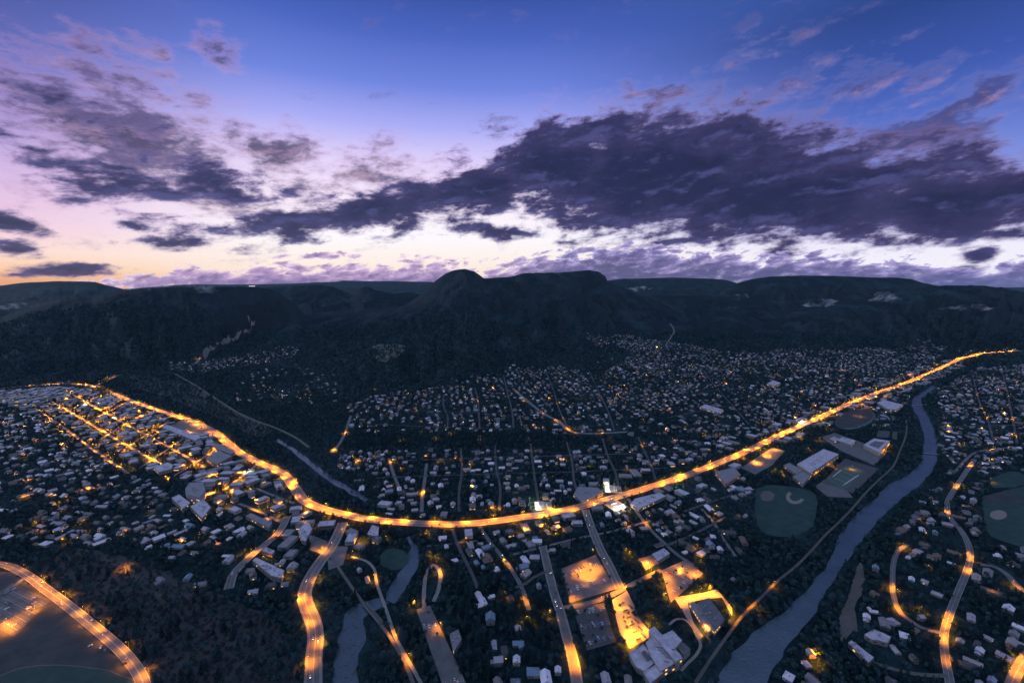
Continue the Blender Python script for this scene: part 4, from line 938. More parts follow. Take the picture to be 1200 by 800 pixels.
# ------------------------------------------------------------------ trees
def leaf_quads(r_, n, pts, size, up=.35):
    """n leaf clumps, each a bent quad of four corners"""
    k = r_.integers(0, len(pts), n); c_ = pts[k] + r_.normal(0, size * .35, (n, 3))
    a = r_.normal(size=(n, 3)); a /= np.linalg.norm(a, axis=1)[:, None]; b_ = np.cross(a, r_.normal(size=(n, 3))); b_ /= np.linalg.norm(b_, axis=1)[:, None]
    s = size * r_.uniform(.6, 1.25, (n, 1)); V_ = np.stack([c_ - a * s, c_ - b_ * s * .8, c_ + a * s, c_ + b_ * s * .8], 1).reshape(-1, 3)
    return V_, np.arange(4 * n).reshape(n, 4)
def broad(seed, n, size, h=9.0, w=4.6, lobes=7):
    r_ = np.random.default_rng(seed); P = []
    for i in range(lobes):
        a = r_.uniform(0, 6.28); rr_ = r_.uniform(0, .55) * w; cz = h * r_.uniform(.42, .82); R_ = w * r_.uniform(.38, .62)
        d = r_.normal(size=(160, 3)); d /= np.linalg.norm(d, axis=1)[:, None]; P.append(np.array([rr_ * math.cos(a), rr_ * math.sin(a), cz]) + d * R_ * r_.uniform(.65, 1, (160, 1)) * [1, 1, .85])
    return leaf_quads(r_, n, np.concatenate(P), size)
def conif(seed, n, size, h=13.0, w=2.7):
    r_ = np.random.default_rng(seed); t_ = 1 - np.sqrt(r_.uniform(0.0, 1, 900)); tier = np.floor(t_ * 9) / 9; rr_ = w * (1 - t_) * (.75 + .5 * ((t_ - tier) * 9 < .4)) * r_.uniform(.6, 1.05, 900); a = r_.uniform(0, 6.28, 900)
    a_ = a; pts = np.stack([rr_ * np.cos(a_), rr_ * np.sin(a_), h * (.1 + .9 * t_)], 1); V_, F_ = leaf_quads(r_, n, pts, size)
    return V_, F_
def limbs(h, r0, n=0):
    mb = MB(); mb.cyl((0, 0, 0), (0, 0, h * .45), r0, r0 * .6, 6)
    for i in range(n):
        a = i * 2 * math.pi / n + .3; mb.cyl((0, 0, h * (.3 + .05 * i)), (math.cos(a) * h * .22, math.sin(a) * h * .22, h * .66), r0 * .45, r0 * .15, 5)
    return mb
BT = []; CT = []
for i in range(6):
    V_, F_ = broad(i + 10, 620, .55, 9.5 + (i % 3), 4.2 + .5 * (i % 2), 8); BT.append((npmesh('crown', V_, F_, [LEAF[i % 3]]), limbs(9.5, .35, 4).mesh('trunk', [Ms['bark']]), ['dark green', 'green', 'greyish green'][i % 3]))
for i in range(4):
    V_, F_ = conif(i + 30, 620, .55, 13 + i, 2.6 + .2 * i); b_ = MB(); b_.cyl((0, 0, 0), (0, 0, 13), .3, .06, 6); CT.append((npmesh('crown', V_, F_, [NEED[i % 2]]), b_.mesh('trunk', [Ms['bark']]), ['dark', 'bluish'][i % 2]))
CONZ = [([(400, 508), (560, 506), (740, 510), (740, 520), (600, 526), (400, 526)], .7), ([(1030, 590), (1060, 560), (1100, 540), (1110, 560), (1040, 620)], .4), ([(540, 690), (640, 700), (650, 800), (560, 840), (545, 760)], .75), ([(205, 555), (285, 545), (290, 580), (240, 575), (230, 560)], .8), ([(270, 660), (345, 680), (350, 840), (160, 840), (200, 740)], .10), ([(1030, 620), (1200, 640), (1200, 840), (1040, 840)], .3), ([(420, 600), (560, 618), (560, 650), (440, 640)], .35)]
tx, ty, tk = [], [], []
for (y0, y1, sp) in ((330, 620, 7.6), (620, 900, 8.6), (900, 1300, 10.2), (1300, 1800, 12.5), (1800, 2600, 16), (2600, 3900, 24)):
    xs = np.arange(-1.25 * y1, 1.25 * y1, sp); ys = np.arange(y0, y1, sp); x, y = np.meshgrid(xs, ys); x = x.ravel() + rng.uniform(-.5, .5, x.size) * sp; y = y.ravel() + rng.uniform(-.5, .5, y.size) * sp
    k = np.abs(x / np.maximum(y, 1)) < 1.22; x, y = x[k], y[k]; tx.append(x); ty.append(y); tk.append(np.full(x.shape, sp))
tx, ty, tk = map(np.concatenate, (tx, ty, tk)); tz = np.where(ty > 1700, terrain(tx, ty), 0.0)
qx, qy = PX(tx, ty, tz)
DTg = [G(*p) for p in DT]
dens = np.clip(.05 + 1.75 * fbm(tx / 60, ty / 60, 4), .3, 1.0)
town = np.zeros(len(tx), bool)
for poly, sp, pr in HOUSEZ: town |= inpoly(qx, qy, poly)
dens = np.where(town, dens * .9, dens); dens = np.where(inpoly(qx, qy, DT), .28, dens); dens = np.where(inpoly(qx, qy, [(400, 508), (560, 506), (740, 510), (740, 520), (600, 526), (400, 526)]), 1.0, dens)
dens = np.where(inpoly(qx, qy, [(80, 640), (220, 690), (330, 700), (350, 840), (180, 840), (120, 730), (40, 670)]), 1.0, dens)
hd = 9.0; sy_top = 450 / np.maximum(ty, 1)     # the ground point hidden by a 9 m crown lies this far behind it
tx2 = tx * (1 + hd / (450 - hd)); ty2 = ty * (1 + hd / (450 - hd)); ty3 = ty * (1 + 5 / 445); tx3 = tx * (1 + 5 / 445)
Dr, _ = droad(tx, ty); Dk, _ = droad(tx2, ty2, True); Dk3, _ = droad(tx3, ty3, True)
ok = (rng.random(len(tx)) < dens) & (Dr > 1.2) & (Dk > 1.0) & (Dk3 > 1.0) & ~blocked(tx, ty) & ~blocked(tx2, ty2) & ~blocked(tx3, ty3) & ~((tz > 60) & (rng.random(len(tx)) < .0))
allb = HZ + [(c_[0], c_[1], 7.0) for c_ in cand2]; kb = kdtree.KDTree(len(allb))
for i, q in enumerate(allb): kb.insert((q[0], q[1], 0), i)
kb.balance()
idxs = np.nonzero(ok)[0]; keep = []
for i in idxs:
    x, y = tx[i], ty[i]; bad = False
    for q, j, d in kb.find_range((x, y, 0), 22):
        r_ = allb[j][2]
        if d < r_ + 1.5: bad = True; break
        # in front of a roof, seen from the drone
        l = math.hypot(x, y); ux, uy = x / l, y / l; al = (q[0] - x) * ux + (q[1] - y) * uy; ac = abs((q[0] - x) * uy - (q[1] - y) * ux)
        if 0 < al < r_ + 7 + l * .004 and ac < r_ * .8 and (i * 7919 % 100) < 64: bad = True; break
    if not bad: keep.append(i)
keep = np.array(keep); tx, ty, tz, tk, qx, qy = (q[keep] for q in (tx, ty, tz, tk, qx, qy)); town = town[keep]
# street trees and trees between the parking bays
ex = []
for g, off, st in ((g_main, 14.5, 15), (g_s3, 9.5, 15), (g_s2, 9, 15), (g_r1, 10, 16), (g_hw, 13, 14), (g_or, 9, 14)):
    r_ = resample([p[:2] for p in g], st)
    for i in range(1, len(r_) - 1):
        p = np.array(r_[i]); d = np.array(r_[i + 1]) - np.array(r_[i - 1]); d /= np.linalg.norm(d); nr = np.array([-d[1], d[0]])
        for sd in (-1, 1):
            if random.random() < (.55 if sd * nr[1] > 0 else .38): q = p + nr * sd * (off + random.uniform(-1, 2)) + d * random.uniform(-5, 5); ex.append((q[0], q[1], random.uniform(.38, .7)))
for (a, b_, c_, d_), n in ((((671, 713), (708, 706), (722, 752), (688, 762)), 12), (((658, 666), (698, 650), (722, 690), (668, 706)), 8), (((775, 668), (805, 655), (824, 672), (786, 706)), 9), (((719, 706), (733, 696), (748, 728), (728, 742)), 9), (((488, 714), (504, 709), (545, 800), (520, 800)), 4)):
    A_ = [np.array(G(*q)) for q in (a, b_, c_, d_)]
    for k in range(n):
        u_, v_ = random.choice((.02, .33, .66, .98)), random.random(); q = (A_[0] * (1 - u_) + A_[1] * u_) * (1 - v_) + (A_[3] * (1 - u_) + A_[2] * u_) * v_; ex.append((q[0], q[1], random.uniform(.4, .62)))
exa = np.array(ex); De, _ = droad(exa[:, 0], exa[:, 1]); exa = exa[De > .6]
exa = exa[[not any(math.hypot(q[0] - a[0], q[1] - a[1]) < q[2] + 2 for q in allb) for a in exa]]
ne_ = len(exa); tx = np.concatenate([tx, exa[:, 0]]); ty = np.concatenate([ty, exa[:, 1]]); tz = np.concatenate([tz, np.zeros(ne_)]); tk = np.concatenate([tk, np.full(ne_, 8.)]); qx, qy = PX(tx, ty, tz); town = np.concatenate([town, np.zeros(ne_, bool)])
con = rng.random(len(tx)) < .13
for poly, p in CONZ: m_ = inpoly(qx, qy, poly); con = np.where(m_, rng.random(len(tx)) < p, con)
ts = rng.uniform(.55, 1.15, len(tx)) * np.where(town, .88, 1.0) * np.clip(tk / 12, 1, 1.55)
ts[-ne_:] = exa[:, 2]; con[-ne_:] = False
ts = np.where(con & (ty < 1000), ts * 1.3, ts)
scrub = inpoly(qx, qy, [(80, 640), (170, 665), (260, 700), (330, 730), (345, 840), (180, 840), (150, 770), (40, 670)]); ts = np.where(scrub & ~con, ts * .80, ts)
print('trees', len(tx))
vis = (qx > 2) & (qx < 1198) & (qy < 796)
dist = np.where(vis, tx ** 2 + ty ** 2, 1e12)
indiv = np.zeros(len(tx), bool)
for c_ in (True, False):
    o_ = np.argsort(np.where(con == c_, dist, 1e13))[:300]; indiv[o_] = True
for i in np.nonzero(indiv)[0]:
    x, y, s = float(tx[i]), float(ty[i]), float(ts[i]); P = (CT if con[i] else BT)[int(rng.integers(0, 4 if con[i] else 6))]
    e = obj('conifer_tree' if con[i] else 'broadleaf_tree', None, None, (x, y, 0), float(rng.uniform(0, 6.28))); e.scale = (s * float(rng.uniform(.9, 1.15)), s * float(rng.uniform(.9, 1.15)), s)
    tag(e, None, 'tree', 'conifers in town' if con[i] else 'leafy trees in town'); obj('crown', P[0], e); obj('trunk', P[1], e)
    sz = 'tall' if s > .95 else 'middling' if s > .68 else 'small'
    TOLABEL.append((e, sz + ' ' + P[2] + (' conifer' if con[i] else ' leafy tree'), x, y))
def merge_trees(name, sel, gen, mats, label, nv):
    protos = [gen(i) for i in range(nv)]; ids = np.nonzero(sel)[0]
    if not len(ids): return
    pk = rng.integers(0, nv, len(ids)); VV, FF, MM = [], [], []; n = 0
    for v in range(nv):
        q = ids[pk == v]; V_, F_ = protos[v]; a = rng.uniform(0, 6.28, len(q)); s = ts[q][:, None]; c_, sn = np.cos(a)[:, None], np.sin(a)[:, None]
        X = tx[q][:, None] + (V_[:, 0] * c_ - V_[:, 1] * sn) * s; Y = ty[q][:, None] + (V_[:, 0] * sn + V_[:, 1] * c_) * s; Z = tz[q][:, None] + V_[:, 2] * s
        VV.append(np.stack([X, Y, Z], -1).reshape(-1, 3)); FF.append((F_[None] + (np.arange(len(q)) * len(V_))[:, None, None] + n).reshape(-1, F_.shape[1])); n += len(q) * len(V_)
        MM.append(np.repeat(rng.integers(0, len(mats), len(q)), len(F_)))
    me = npmesh(name, np.concatenate(VV), np.concatenate(FF), mats, np.concatenate(MM)); tag(obj(name, me), label, 'trees', None, 'stuff')
scz = scrub & ~con & ~indiv & (np.arange(len(tx)) % 10 < 8)
merge_trees('hillside_scrub', scz, lambda i: broad(150 + i, 200, .8, 7.5, 4.6, 6), SCRUB + [LEAF[2]], 'rough grey brown scrub covering the near hillside', 5)
lod = np.where(scz, 9, 0) + np.where(ty < 900, 0, np.where(ty < 1500, 1, 2))
for l, nq, sz in ((0, 220, .95), (1, 80, 1.5), (2, 34, 2.2)):
    merge_trees('broadleaf_woods', ~indiv & ~con & (lod == l), lambda i: broad(50 + i + l * 9, nq, sz, 9.5, 4.4, 6), LEAF, ['mass of leafy trees filling the near town blocks', 'mass of leafy trees in the middle of town', 'mass of far leafy trees up to the hill foot'][l], 6)
    merge_trees('conifer_woods', ~indiv & con & (lod == l), lambda i: conif(80 + i + l * 9, int(nq * .8), sz * .8, 14, 2.8), NEED, ['mass of dark conifers near the rivers', 'mass of dark conifers in the middle of town', 'mass of far dark conifers up to the hill foot'][l], 5)

# ------------------------------------------------------------------ street lamps, each with its own light
pb = MB(); pb.cyl((0, 0, 0), (0, 0, 9), .13, .08, 6); POLE = pb.mesh('pole', [Ms['pole']])
pb = MB(); pb.cyl((0, 0, 8.9), (2.1, 0, 9.4), .06, .05, 5); ARM = pb.mesh('arm', [Ms['pole']])
def head(m):
    b_ = MB(); b_.prism([(1.9, -.18), (2.9, -.12), (2.9, .12), (1.9, .18)], 9.3, 9.5, 0); b_.prism([(2.0, -.15), (2.8, -.1), (2.8, .1), (2.0, .15)], 9.2, 9.295, 1); return b_.mesh('lamp_head', [Ms['metal'], m])
HEADS = {'s': head(Ms['lamp']), 'w': head(Ms['lampw'])}
LIGHTS = {}
def lightdata(kind, e):
    e = max(4000, round(e / 4000) * 4000); k = (kind, e)
    if k not in LIGHTS:
        l = bpy.data.lights.new('sodium_glow' if kind == 's' else 'white_glow', 'SPOT'); l.energy = e; l.spot_size = R(162 if kind == 's' and e >= 60000 else 152); l.spot_blend = .6; l.color = (1, .27, .008) if kind == 's' else (1, .78, .48) if kind == 'w' else (.3, 1, .45); l.shadow_soft_size = .6; LIGHTS[k] = l
    return LIGHTS[k]
LAMPS = []
def lamp(x, y, rz, e=2600, kind='s', z=0.0, desc='amber street lamp'):
    if blocked(np.array([x]), np.array([y]), BIGP)[0]: return
    LAMPS.append((x, y, rz, e, kind, z, desc))
def lamp_object(x, y, rz, e, kind, z, desc):
    o = obj('street_lamp', None, None, (x, y, z), rz); tag(o, None, 'street lamp', 'street lamps of the town')
    obj('pole', POLE, o); obj('arm', ARM, o); obj('lamp_head', HEADS['w' if kind == 'w' else 's'], o)
    lo = bpy.data.objects.new('glow', lightdata(kind, e)); COL.objects.link(lo); lo.parent = o; lo.location = (2.4, 0, 8.9)
    TOLABEL.append((o, desc, x, y))
E0 = 150000
def along(g, step, w, e, skip=None, desc='tall amber lamp on the main road'):
    r_ = resample([p[:2] for p in g], step)
    for i in range(1, len(r_) - 1):
        p = np.array(r_[i]); d = np.array(r_[i + 1]) - np.array(r_[i - 1]); d /= np.linalg.norm(d); nr = np.array([-d[1], d[0]]) * (1 if i % 2 else -1); q = p + nr * (w / 2 + .8)
        px_, py_ = PX(q[0], q[1], 0)
        if skip and not skip(float(px_), float(py_), i): continue
        f_ = .35 + 1.25 * random.random() ** 1.5; q = q + d * random.uniform(-7, 7); lamp(q[0], q[1], math.atan2(-nr[1], -nr[0]), e * f_ * (1 if q[1] < 2500 else 1.3), z=float(terrain(q[0], q[1])) if q[1] > 1900 else 0, desc=desc)
along(g_main, 31, 18, E0 * 1.25, lambda x, y, i: 35 < x < 1188 and (i * 37 % 11) > 0)
along(g_hw, 36, 15, E0 * .5, lambda x, y, i: 690 < y < 800, 'amber lamp on the winding highway')
along(g_or, 34, 9, E0 * .28, lambda x, y, i: i % 2 == 0, 'amber lamp on the warehouse street')
along(g_bl, 34, 13, E0 * .42, lambda x, y, i: x > 0 and x < 175 and y < 799 and not (100 < x < 118), 'amber lamp on the curved park road')
along(g_up, 60, 12, E0 * .5, lambda x, y, i: x < 140, 'amber lamp on the climbing road')
SPOTS = [(41, 713, .3), (60, 700, .2), (5, 733, .45), (14, 737, .3), (96, 614, .22), (72, 636, .22), (79, 586, .16), (33, 563, .2), (116, 572, .22), (127, 571, .16), (66, 592, .2), (149, 665, .32), (211, 636, .22), (287, 650, .25), (377, 646, .35), (375, 679, .35), (246, 582, .5), (252, 578, .4), (415, 651, .25), (421, 636, .45), (454, 633, .3), (440, 679, .25),
         (461, 746, .22), (477, 774, .2), (487, 711, .18), (517, 735, .16), (505, 652, .22), (511, 655, .15), (404, 507, .7), (393, 527, .7), (414, 537, .5), (419, 542, .4), (496, 578, .5), (458, 541, .35), (549, 546, .35), (592, 661, .3), (553, 573, .2), (668, 502, .7), (650, 494, .4), (705, 507, .3),
         (672, 705, .22), (680, 672, .4), (690, 676, .45), (696, 668, .35), (687, 662, .25), (703, 706, .15), (736, 652, .25), (757, 660, .45), (761, 667, .3), (778, 689, .4), (781, 676, .35), (778, 702, .35), (796, 668, .4), (816, 674, .4), (800, 706, .4), (808, 700, .4), (820, 696, .45), (830, 693, .45), (836, 697, .3), (853, 714, .45), (855, 722, .4), (826, 741, .35),
         (722, 694, .3), (733, 691, .3), (721, 706, .35), (728, 715, .35), (734, 729, .35), (738, 742, .45), (747, 748, .5), (742, 758, .5), (760, 737, .35), (765, 727, .25), (778, 791, .6), (787, 787, .55), (768, 798, .4), (733, 753, .4), (886, 712, .3), (906, 686, .15), (1060, 643, .35), (1048, 690, .35), (1051, 712, .32), (1134, 651, .35), (1133, 668, .25), (1110, 733, .42), (1105, 748, .42), (1113, 724, .2), (1197, 774, .4), (1190, 788, .4), (956, 771, .35), (958, 780, .25),
         (1137, 545, .4), (1119, 570, .3), (1109, 600, .22), (1165, 527, .4), (1178, 486, .3), (668, 766, .35), (674, 777, .35), (646, 722, .22), (655, 620, .15), (757, 612, .22), (836, 606, .22), (839, 597, .15), (917, 556, .5), (908, 552, .3), (948, 528, .3), (977, 546, .4), (962, 556, .35), (1038, 529, .6), (1043, 523, .4), (960, 516, .4), (1000, 550, .15), (650, 620, .3), (640, 618, .3), (580, 598, .5), (570, 600, .4), (615, 622, .3), (870, 536, .7), (885, 542, .8), (900, 534, .8), (912, 527, .6), (890, 530, .6),
         (1010, 478, .4), (1000, 470, .4), (1150, 414, 1.2), (1165, 412, 1.2), (1180, 411, 1.2), (1145, 417, 1.0), (1190, 410, 1.0), (232, 420, 1.2), (300, 454, .5), (322, 465, .3), (438, 456, .5), (770, 408, .7), (740, 425, .5), (707, 440, .5), (895, 455, .6), (660, 540, .3), (720, 470, .3), (805, 500, .3), (832, 507, .3)]
for x, y, e in SPOTS:
    p = at(x, y); Dq, Aq = droad(p[0], p[1]); lamp(p[0], p[1], random.uniform(0, 6.28), E0 * e * 1.5, z=p[2] if len(p) > 2 and p[1] > 1700 else 0)
p = G(794, 571); lamp(p[0], p[1], 0, E0 * .5, 'g', desc='green tinted lamp beside the pale motel')
for a, b_ in SIDE[:11]:
    q = resample([G(*a), G(*b_)], 62)
    for p in q[1:]: lamp(p[0] + random.uniform(-9, 9), p[1] + random.uniform(-14, 14), random.uniform(0, 6.28), E0 * random.uniform(.4, 1.4), desc='amber lamp on a downtown street')
STi = [(880, 512), (930, 486), (1010, 450), (1100, 420), (1140, 412), (1140, 424), (1100, 440), (1050, 466), (1000, 492), (930, 520), (890, 540)]
x, y = grid_pts(STi, 70, .45, .5)
for i in range(len(x)):
    if random.random() < .7: lamp(x[i], y[i], random.uniform(0, 6.28), E0 * random.uniform(.3, 1.1), desc='amber lamp beside the far strip')
DTi = [(60, 458), (112, 460), (180, 486), (240, 508), (290, 545), (325, 575), (300, 596), (255, 560), (205, 555), (165, 545), (110, 510), (75, 486)]
x, y = grid_pts(DTi, 50, .45, .5)
o_ = rng.permutation(len(x)); Dq, _ = droad(x, y)
for i in o_[:300]:
    if any(math.hypot(x[i] - q[0], y[i] - q[1]) < q[2] + 1 for q in HZ): continue
    lamp(x[i], y[i], random.uniform(0, 6.28), E0 * random.uniform(.7, 2.1), 's' if random.random() < .88 else 'w', desc='amber lamp among downtown roofs')
for poly, sp_, pr_ in (([(405, 470), (600, 440), (900, 420), (1050, 440), (900, 510), (800, 550), (600, 595), (440, 590)], 105, .7), ([(0, 490), (120, 520), (240, 610), (230, 650), (0, 640)], 80, .7), ([(440, 620), (760, 595), (870, 640), (840, 690), (640, 790), (560, 790), (500, 700)], 70, .6), ([(1120, 440), (1200, 440), (1200, 790), (1060, 790), (1040, 650)], 80, .6), ([(255, 560), (345, 600), (440, 620), (420, 660), (330, 690), (250, 640)], 46, .75)):
    x, y = grid_pts(poly, sp_, .48, random.random())
    bad = blocked(x, y)
    for i in range(len(x)):
        if not bad[i] and random.random() < pr_: lamp(x[i], y[i], random.uniform(0, 6.28), E0 * random.choice((.06, .1, .16, .3, .42)) * (1.6 if y[i] > 1300 else 1), desc='lone amber lamp among houses')
LAMPS.sort(key=lambda q: q[0] ** 2 + q[1] ** 2)
for q in LAMPS[:300]: lamp_object(*q)
fb = MB()
for x, y, rz, e, kind, z, desc in LAMPS[300:]:
    fb.cyl((x, y, z), (x, y, z + 9), .14, .08, 5, 0); fb.box(x + math.cos(rz) * 1.4, y + math.sin(rz) * 1.4, z + 9.3, 2.8, .16, .14, rz, 0); fb.box(x + math.cos(rz) * 2.5, y + math.sin(rz) * 2.5, z + 9.15, .9, .4, .14, rz, 1 if kind == 's' else 2)
fo = fb.build('distant_street_lamps', [Ms['pole'], Ms['lamp'], Ms['lampw']]); tag(fo, 'far amber street lamps scattered through downtown and the valley', 'street lamps', None, 'stuff')
for x, y, rz, e, kind, z, desc in LAMPS[300:]:
    lo = bpy.data.objects.new('glow', lightdata(kind, e)); COL.objects.link(lo); lo.parent = fo; lo.location = (x + math.cos(rz) * 2.5, y + math.sin(rz) * 2.5, z + 8.9)
print('lamps', len(LAMPS))
# far lit windows and porch lights in the side valley: one scatter of small lamps
mb = MB()
for poly, n in (([(200, 424), (300, 410), (352, 411), (300, 432), (205, 436)], 60), ([(690, 408), (760, 402), (780, 430), (700, 432)], 60), ([(275, 452), (340, 470), (390, 470), (340, 455)], 25), ([(540, 450), (600, 445), (620, 500), (420, 505)], 30), ([(820, 378), (830, 377), (830, 400), (806, 400)], 7), ([(1120, 410), (1190, 408), (1195, 416), (1130, 420)], 40), ([(780, 410), (1000, 405), (1000, 440), (800, 460)], 50), ([(300, 376), (285, 390), (245, 410), (240, 405)], 14)):
    c_ = 0
    xs = [p[0] for p in poly]; ys = [p[1] for p in poly]
    while c_ < n:
        a, b_ = random.uniform(min(xs), max(xs)), random.uniform(min(ys), max(ys))
        if not inpoly(np.array(a), np.array(b_), poly): continue
        c_ += 1; q = at(a, b_); s = random.choice((.7, 1.0, 1.6)); mb.box(q[0], q[1], (q[2] if len(q) > 2 else 0) + 5, s, s, s, 0, 0 if random.random() < .6 else 1)
o = mb.build('distant_porch_lights', [Ms['litglass'], Ms['litcool']]); tag(o, 'scatter of tiny lit windows in the far valley', 'lights', None, 'stuff')

# ------------------------------------------------------------------ cars in the lots and on the roads
CC = [('white', (.6, .6, .62)), ('silver', (.38, .39, .41)), ('black', (.03, .03, .035)), ('red', (.28, .03, .03)), ('blue', (.04, .08, .22)), ('grey', (.16, .16, .17))]
def car_mesh(kind):
    L_, Wd, h1, h2, c0, c1 = {'car': (4.5, 1.8, .85, 1.42, -1.5, .9), 'pickup': (5.4, 1.95, 1.05, 1.8, -.3, 1.5), 'van': (5.2, 2.0, 1.2, 2.1, -2.3, 1.5)}[kind]
    b_ = MB(); x0, x1 = -L_ / 2, L_ / 2
    prof = [(x0, .35), (x0 + .1, h1), (x1 - .35, h1 - .05), (x1, h1 * .7), (x1, .35)]
    for sd in (0,):
        n = len(prof); v = [(p, -Wd / 2, z) for p, z in prof] + [(p, Wd / 2, z) for p, z in prof]; b_.raw(v, [(i, (i + 1) % n, n + (i + 1) % n, n + i) for i in range(n)] + [tuple(range(n - 1, -1, -1)), tuple(range(n, 2 * n))])
    g = MB(); v = [(c0, -Wd / 2 + .06, h1), (c1, -Wd / 2 + .06, h1), (c1, Wd / 2 - .06, h1), (c0, Wd / 2 - .06, h1), (c0 + .35, -Wd / 2 + .25, h2), (c1 - .7, -Wd / 2 + .25, h2), (c1 - .7, Wd / 2 - .25, h2), (c0 + .35, Wd / 2 - .25, h2)]
    g.raw(v, [(0, 1, 5, 4), (1, 2, 6, 5), (2, 3, 7, 6), (3, 0, 4, 7)]); b_.raw([(x, y, z + .03) for x, y, z in v[4:]] + [(x, y, z - .03) for x, y, z in v[4:]], [(0, 1, 2, 3), (4, 5, 1, 0), (5, 6, 2, 1), (6, 7, 3, 2), (7, 4, 0, 3)])
    w = MB()
    for sx in (-L_ * .31, L_ * .31):
        for sy in (-1, 1): w.cyl((sx, sy * (Wd / 2 - .2), .33), (sx, sy * (Wd / 2 + .02), .33), .33, .33, 10)
    return b_, g, w
tyre = mat('tyre rubber', (.02, .02, .02), .9); CM = {}
for kind in ('car', 'pickup', 'van'):
    b_, g, w = car_mesh(kind); gm = g.mesh('windows', [Ms['glass']]); n = len(b_.v); b_.m = [0] * len(b_.f) + [1] * len(w.f); b_.f += [tuple(i + n for i in f_) for f_ in w.f]; b_.v += w.v
    for n_, c_ in CC:
        k = 'paint_' + n_
        if k not in Ms: Ms[k] = mat(n_ + ' car paint', c_, .35, spec=.5)
        CM[kind, n_] = (b_.mesh('body', [Ms[k], tyre]), gm)
hb = MB(); hb.box(2.28, .6, .65, .06, .3, .16); hb.box(2.28, -.6, .65, .06, .3, .16); HL = hb.mesh('headlight', [Ms['lampw']])
nc = [0]
def car(x, y, rz, where, lights=False):
    kind = random.choice(('car', 'car', 'car', 'pickup', 'van')); n_ = random.choice(('white', 'white', 'silver', 'silver', 'black', 'red', 'blue', 'grey')); a = CM[kind, n_]; nc[0] += 1
    e = obj('car' if kind == 'car' else kind, None, None, (x, y, ZS[0] + .02), rz); tag(e, None, 'car' if kind == 'car' else kind, 'cars parked and driving in town'); obj('body', a[0], e); obj('window', a[1], e)
    if lights and kind == 'car': obj('headlight', HL, e)
    TOLABEL.append((e, '%s %s %s' % (n_, kind, where), x, y))
for spots, n, px4 in LOTS:
    random.shuffle(spots)
    for (c_, a) in spots[:n]: car(c_[0], c_[1], a, 'parked in a marked bay')
for g, w, n in ((g_main, 18, 46), (g_hw, 15, 8), (g_bl, 15, 6), (g_s2, 11, 5), (g_s3, 12, 5), (g_r1, 10, 5), (g_r2, 8, 2), (g_s1, 9, 4), (g_or, 9, 2)):
    r_ = resample([p[:2] for p in g], 9); 
    for i in sorted(random.sample(range(2, len(r_) - 2), min(n, len(r_) - 4))):
        p = np.array(r_[i]); q = np.array(r_[i + 1]) - p; a = math.atan2(q[1], q[0]); sd = random.choice((-1, 1)); nr = np.array([-math.sin(a), math.cos(a)]) * sd * w * random.choice((.14, .34) if w > 18 else (.22,))
        P_ = p - nr; qx_, qy_ = PX(P_[0], P_[1], 0)
        if 0 < qx_ < 1200 and qy_ < 798 and P_[1] < 2300: car(P_[0], P_[1], a + (0 if sd > 0 else math.pi), 'driving on the road', True)
# the pickup and trailer on the park field
for x, y, kd_, nm in ((118, 759, 'pickup', 'white'), (123, 763, 'van', 'grey'), (146, 778, 'van', 'black'), (106, 757, 'car', 'white')):
    a = CM[kd_, nm]; p = G(x, y); e = obj('parked_' + kd_, None, None, (p[0], p[1], ZS[0]), random.uniform(0, 3)); tag(e, '%s %s standing alone on the brown park field' % (nm, kd_), kd_)
    if x == 106: e['label'] = 'small white car on the brown field left of the park vehicles'
    obj('body', a[0], e); obj('window', a[1], e)
# planters in the amber lit school yard
plb = MB(); plb.box(0, 0, .3, 9, 2.2, .6); PLM = plb.mesh('planter_box', [Ms['pavement']]); HV, HF = leaf_quads(np.random.default_rng(5), 260, np.random.default_rng(6).uniform((-4.2, -.9, .6), (4.2, .9, 1.5), (300, 3)), .4); HED = npmesh('hedge', HV, HF, [LEAF[1]])
for k in range(11):
    x_, y_ = 729 + k * 1.9 + (k % 2) * 8, 708 + k * 4.2
    if y_ > 750: continue
    p = G(x_, y_); e = obj('planter', None, None, (p[0], p[1], ZS[0]), .45 + (k % 2) * 1.57); tag(e, None, 'planter', 'planters in the school yard'); obj('planter_box', PLM, e); obj('hedge', HED, e); TOLABEL.append((e, 'long hedge planter', *p))
# boulders in the lower river pool
rb = random.Random(3)
bm_ = []
for k in range(3):
    r_ = np.random.default_rng(k); import bmesh
    b_ = bmesh.new(); bmesh.ops.create_icosphere(b_, subdivisions=2, radius=1)
    for v in b_.verts: v.co *= 1 + .25 * (r_.random() - .5); v.co.z *= .55
    me = bpy.data.meshes.new('boulder'); b_.to_mesh(me); me.materials.append(mat('wet rock', (.05, .05, .055), .7, c2=(.09, .09, .09), nscale=1)); bm_.append(me)
for k in range(46):
    px_, py_ = (rb.uniform(396, 426), rb.uniform(718, 796)) if k < 34 else (rb.uniform(1070, 1092), rb.uniform(470, 545))
    p = G(px_, py_)
    if not any(inpoly(np.array(p[0]), np.array(p[1]), q) for q in RIV): continue
    s = rb.uniform(.9, 2.0) if k < 34 else rb.uniform(1.5, 3); e = obj('boulder', bm_[k % 3], None, (p[0], p[1], .15), rb.uniform(0, 6)); e.scale = (s, s, s); tag(e, None, 'boulder', 'boulders in the river'); TOLABEL.append((e, ('large' if s > 1.5 else 'small') + ' dark boulder in the water', p[0], p[1]))
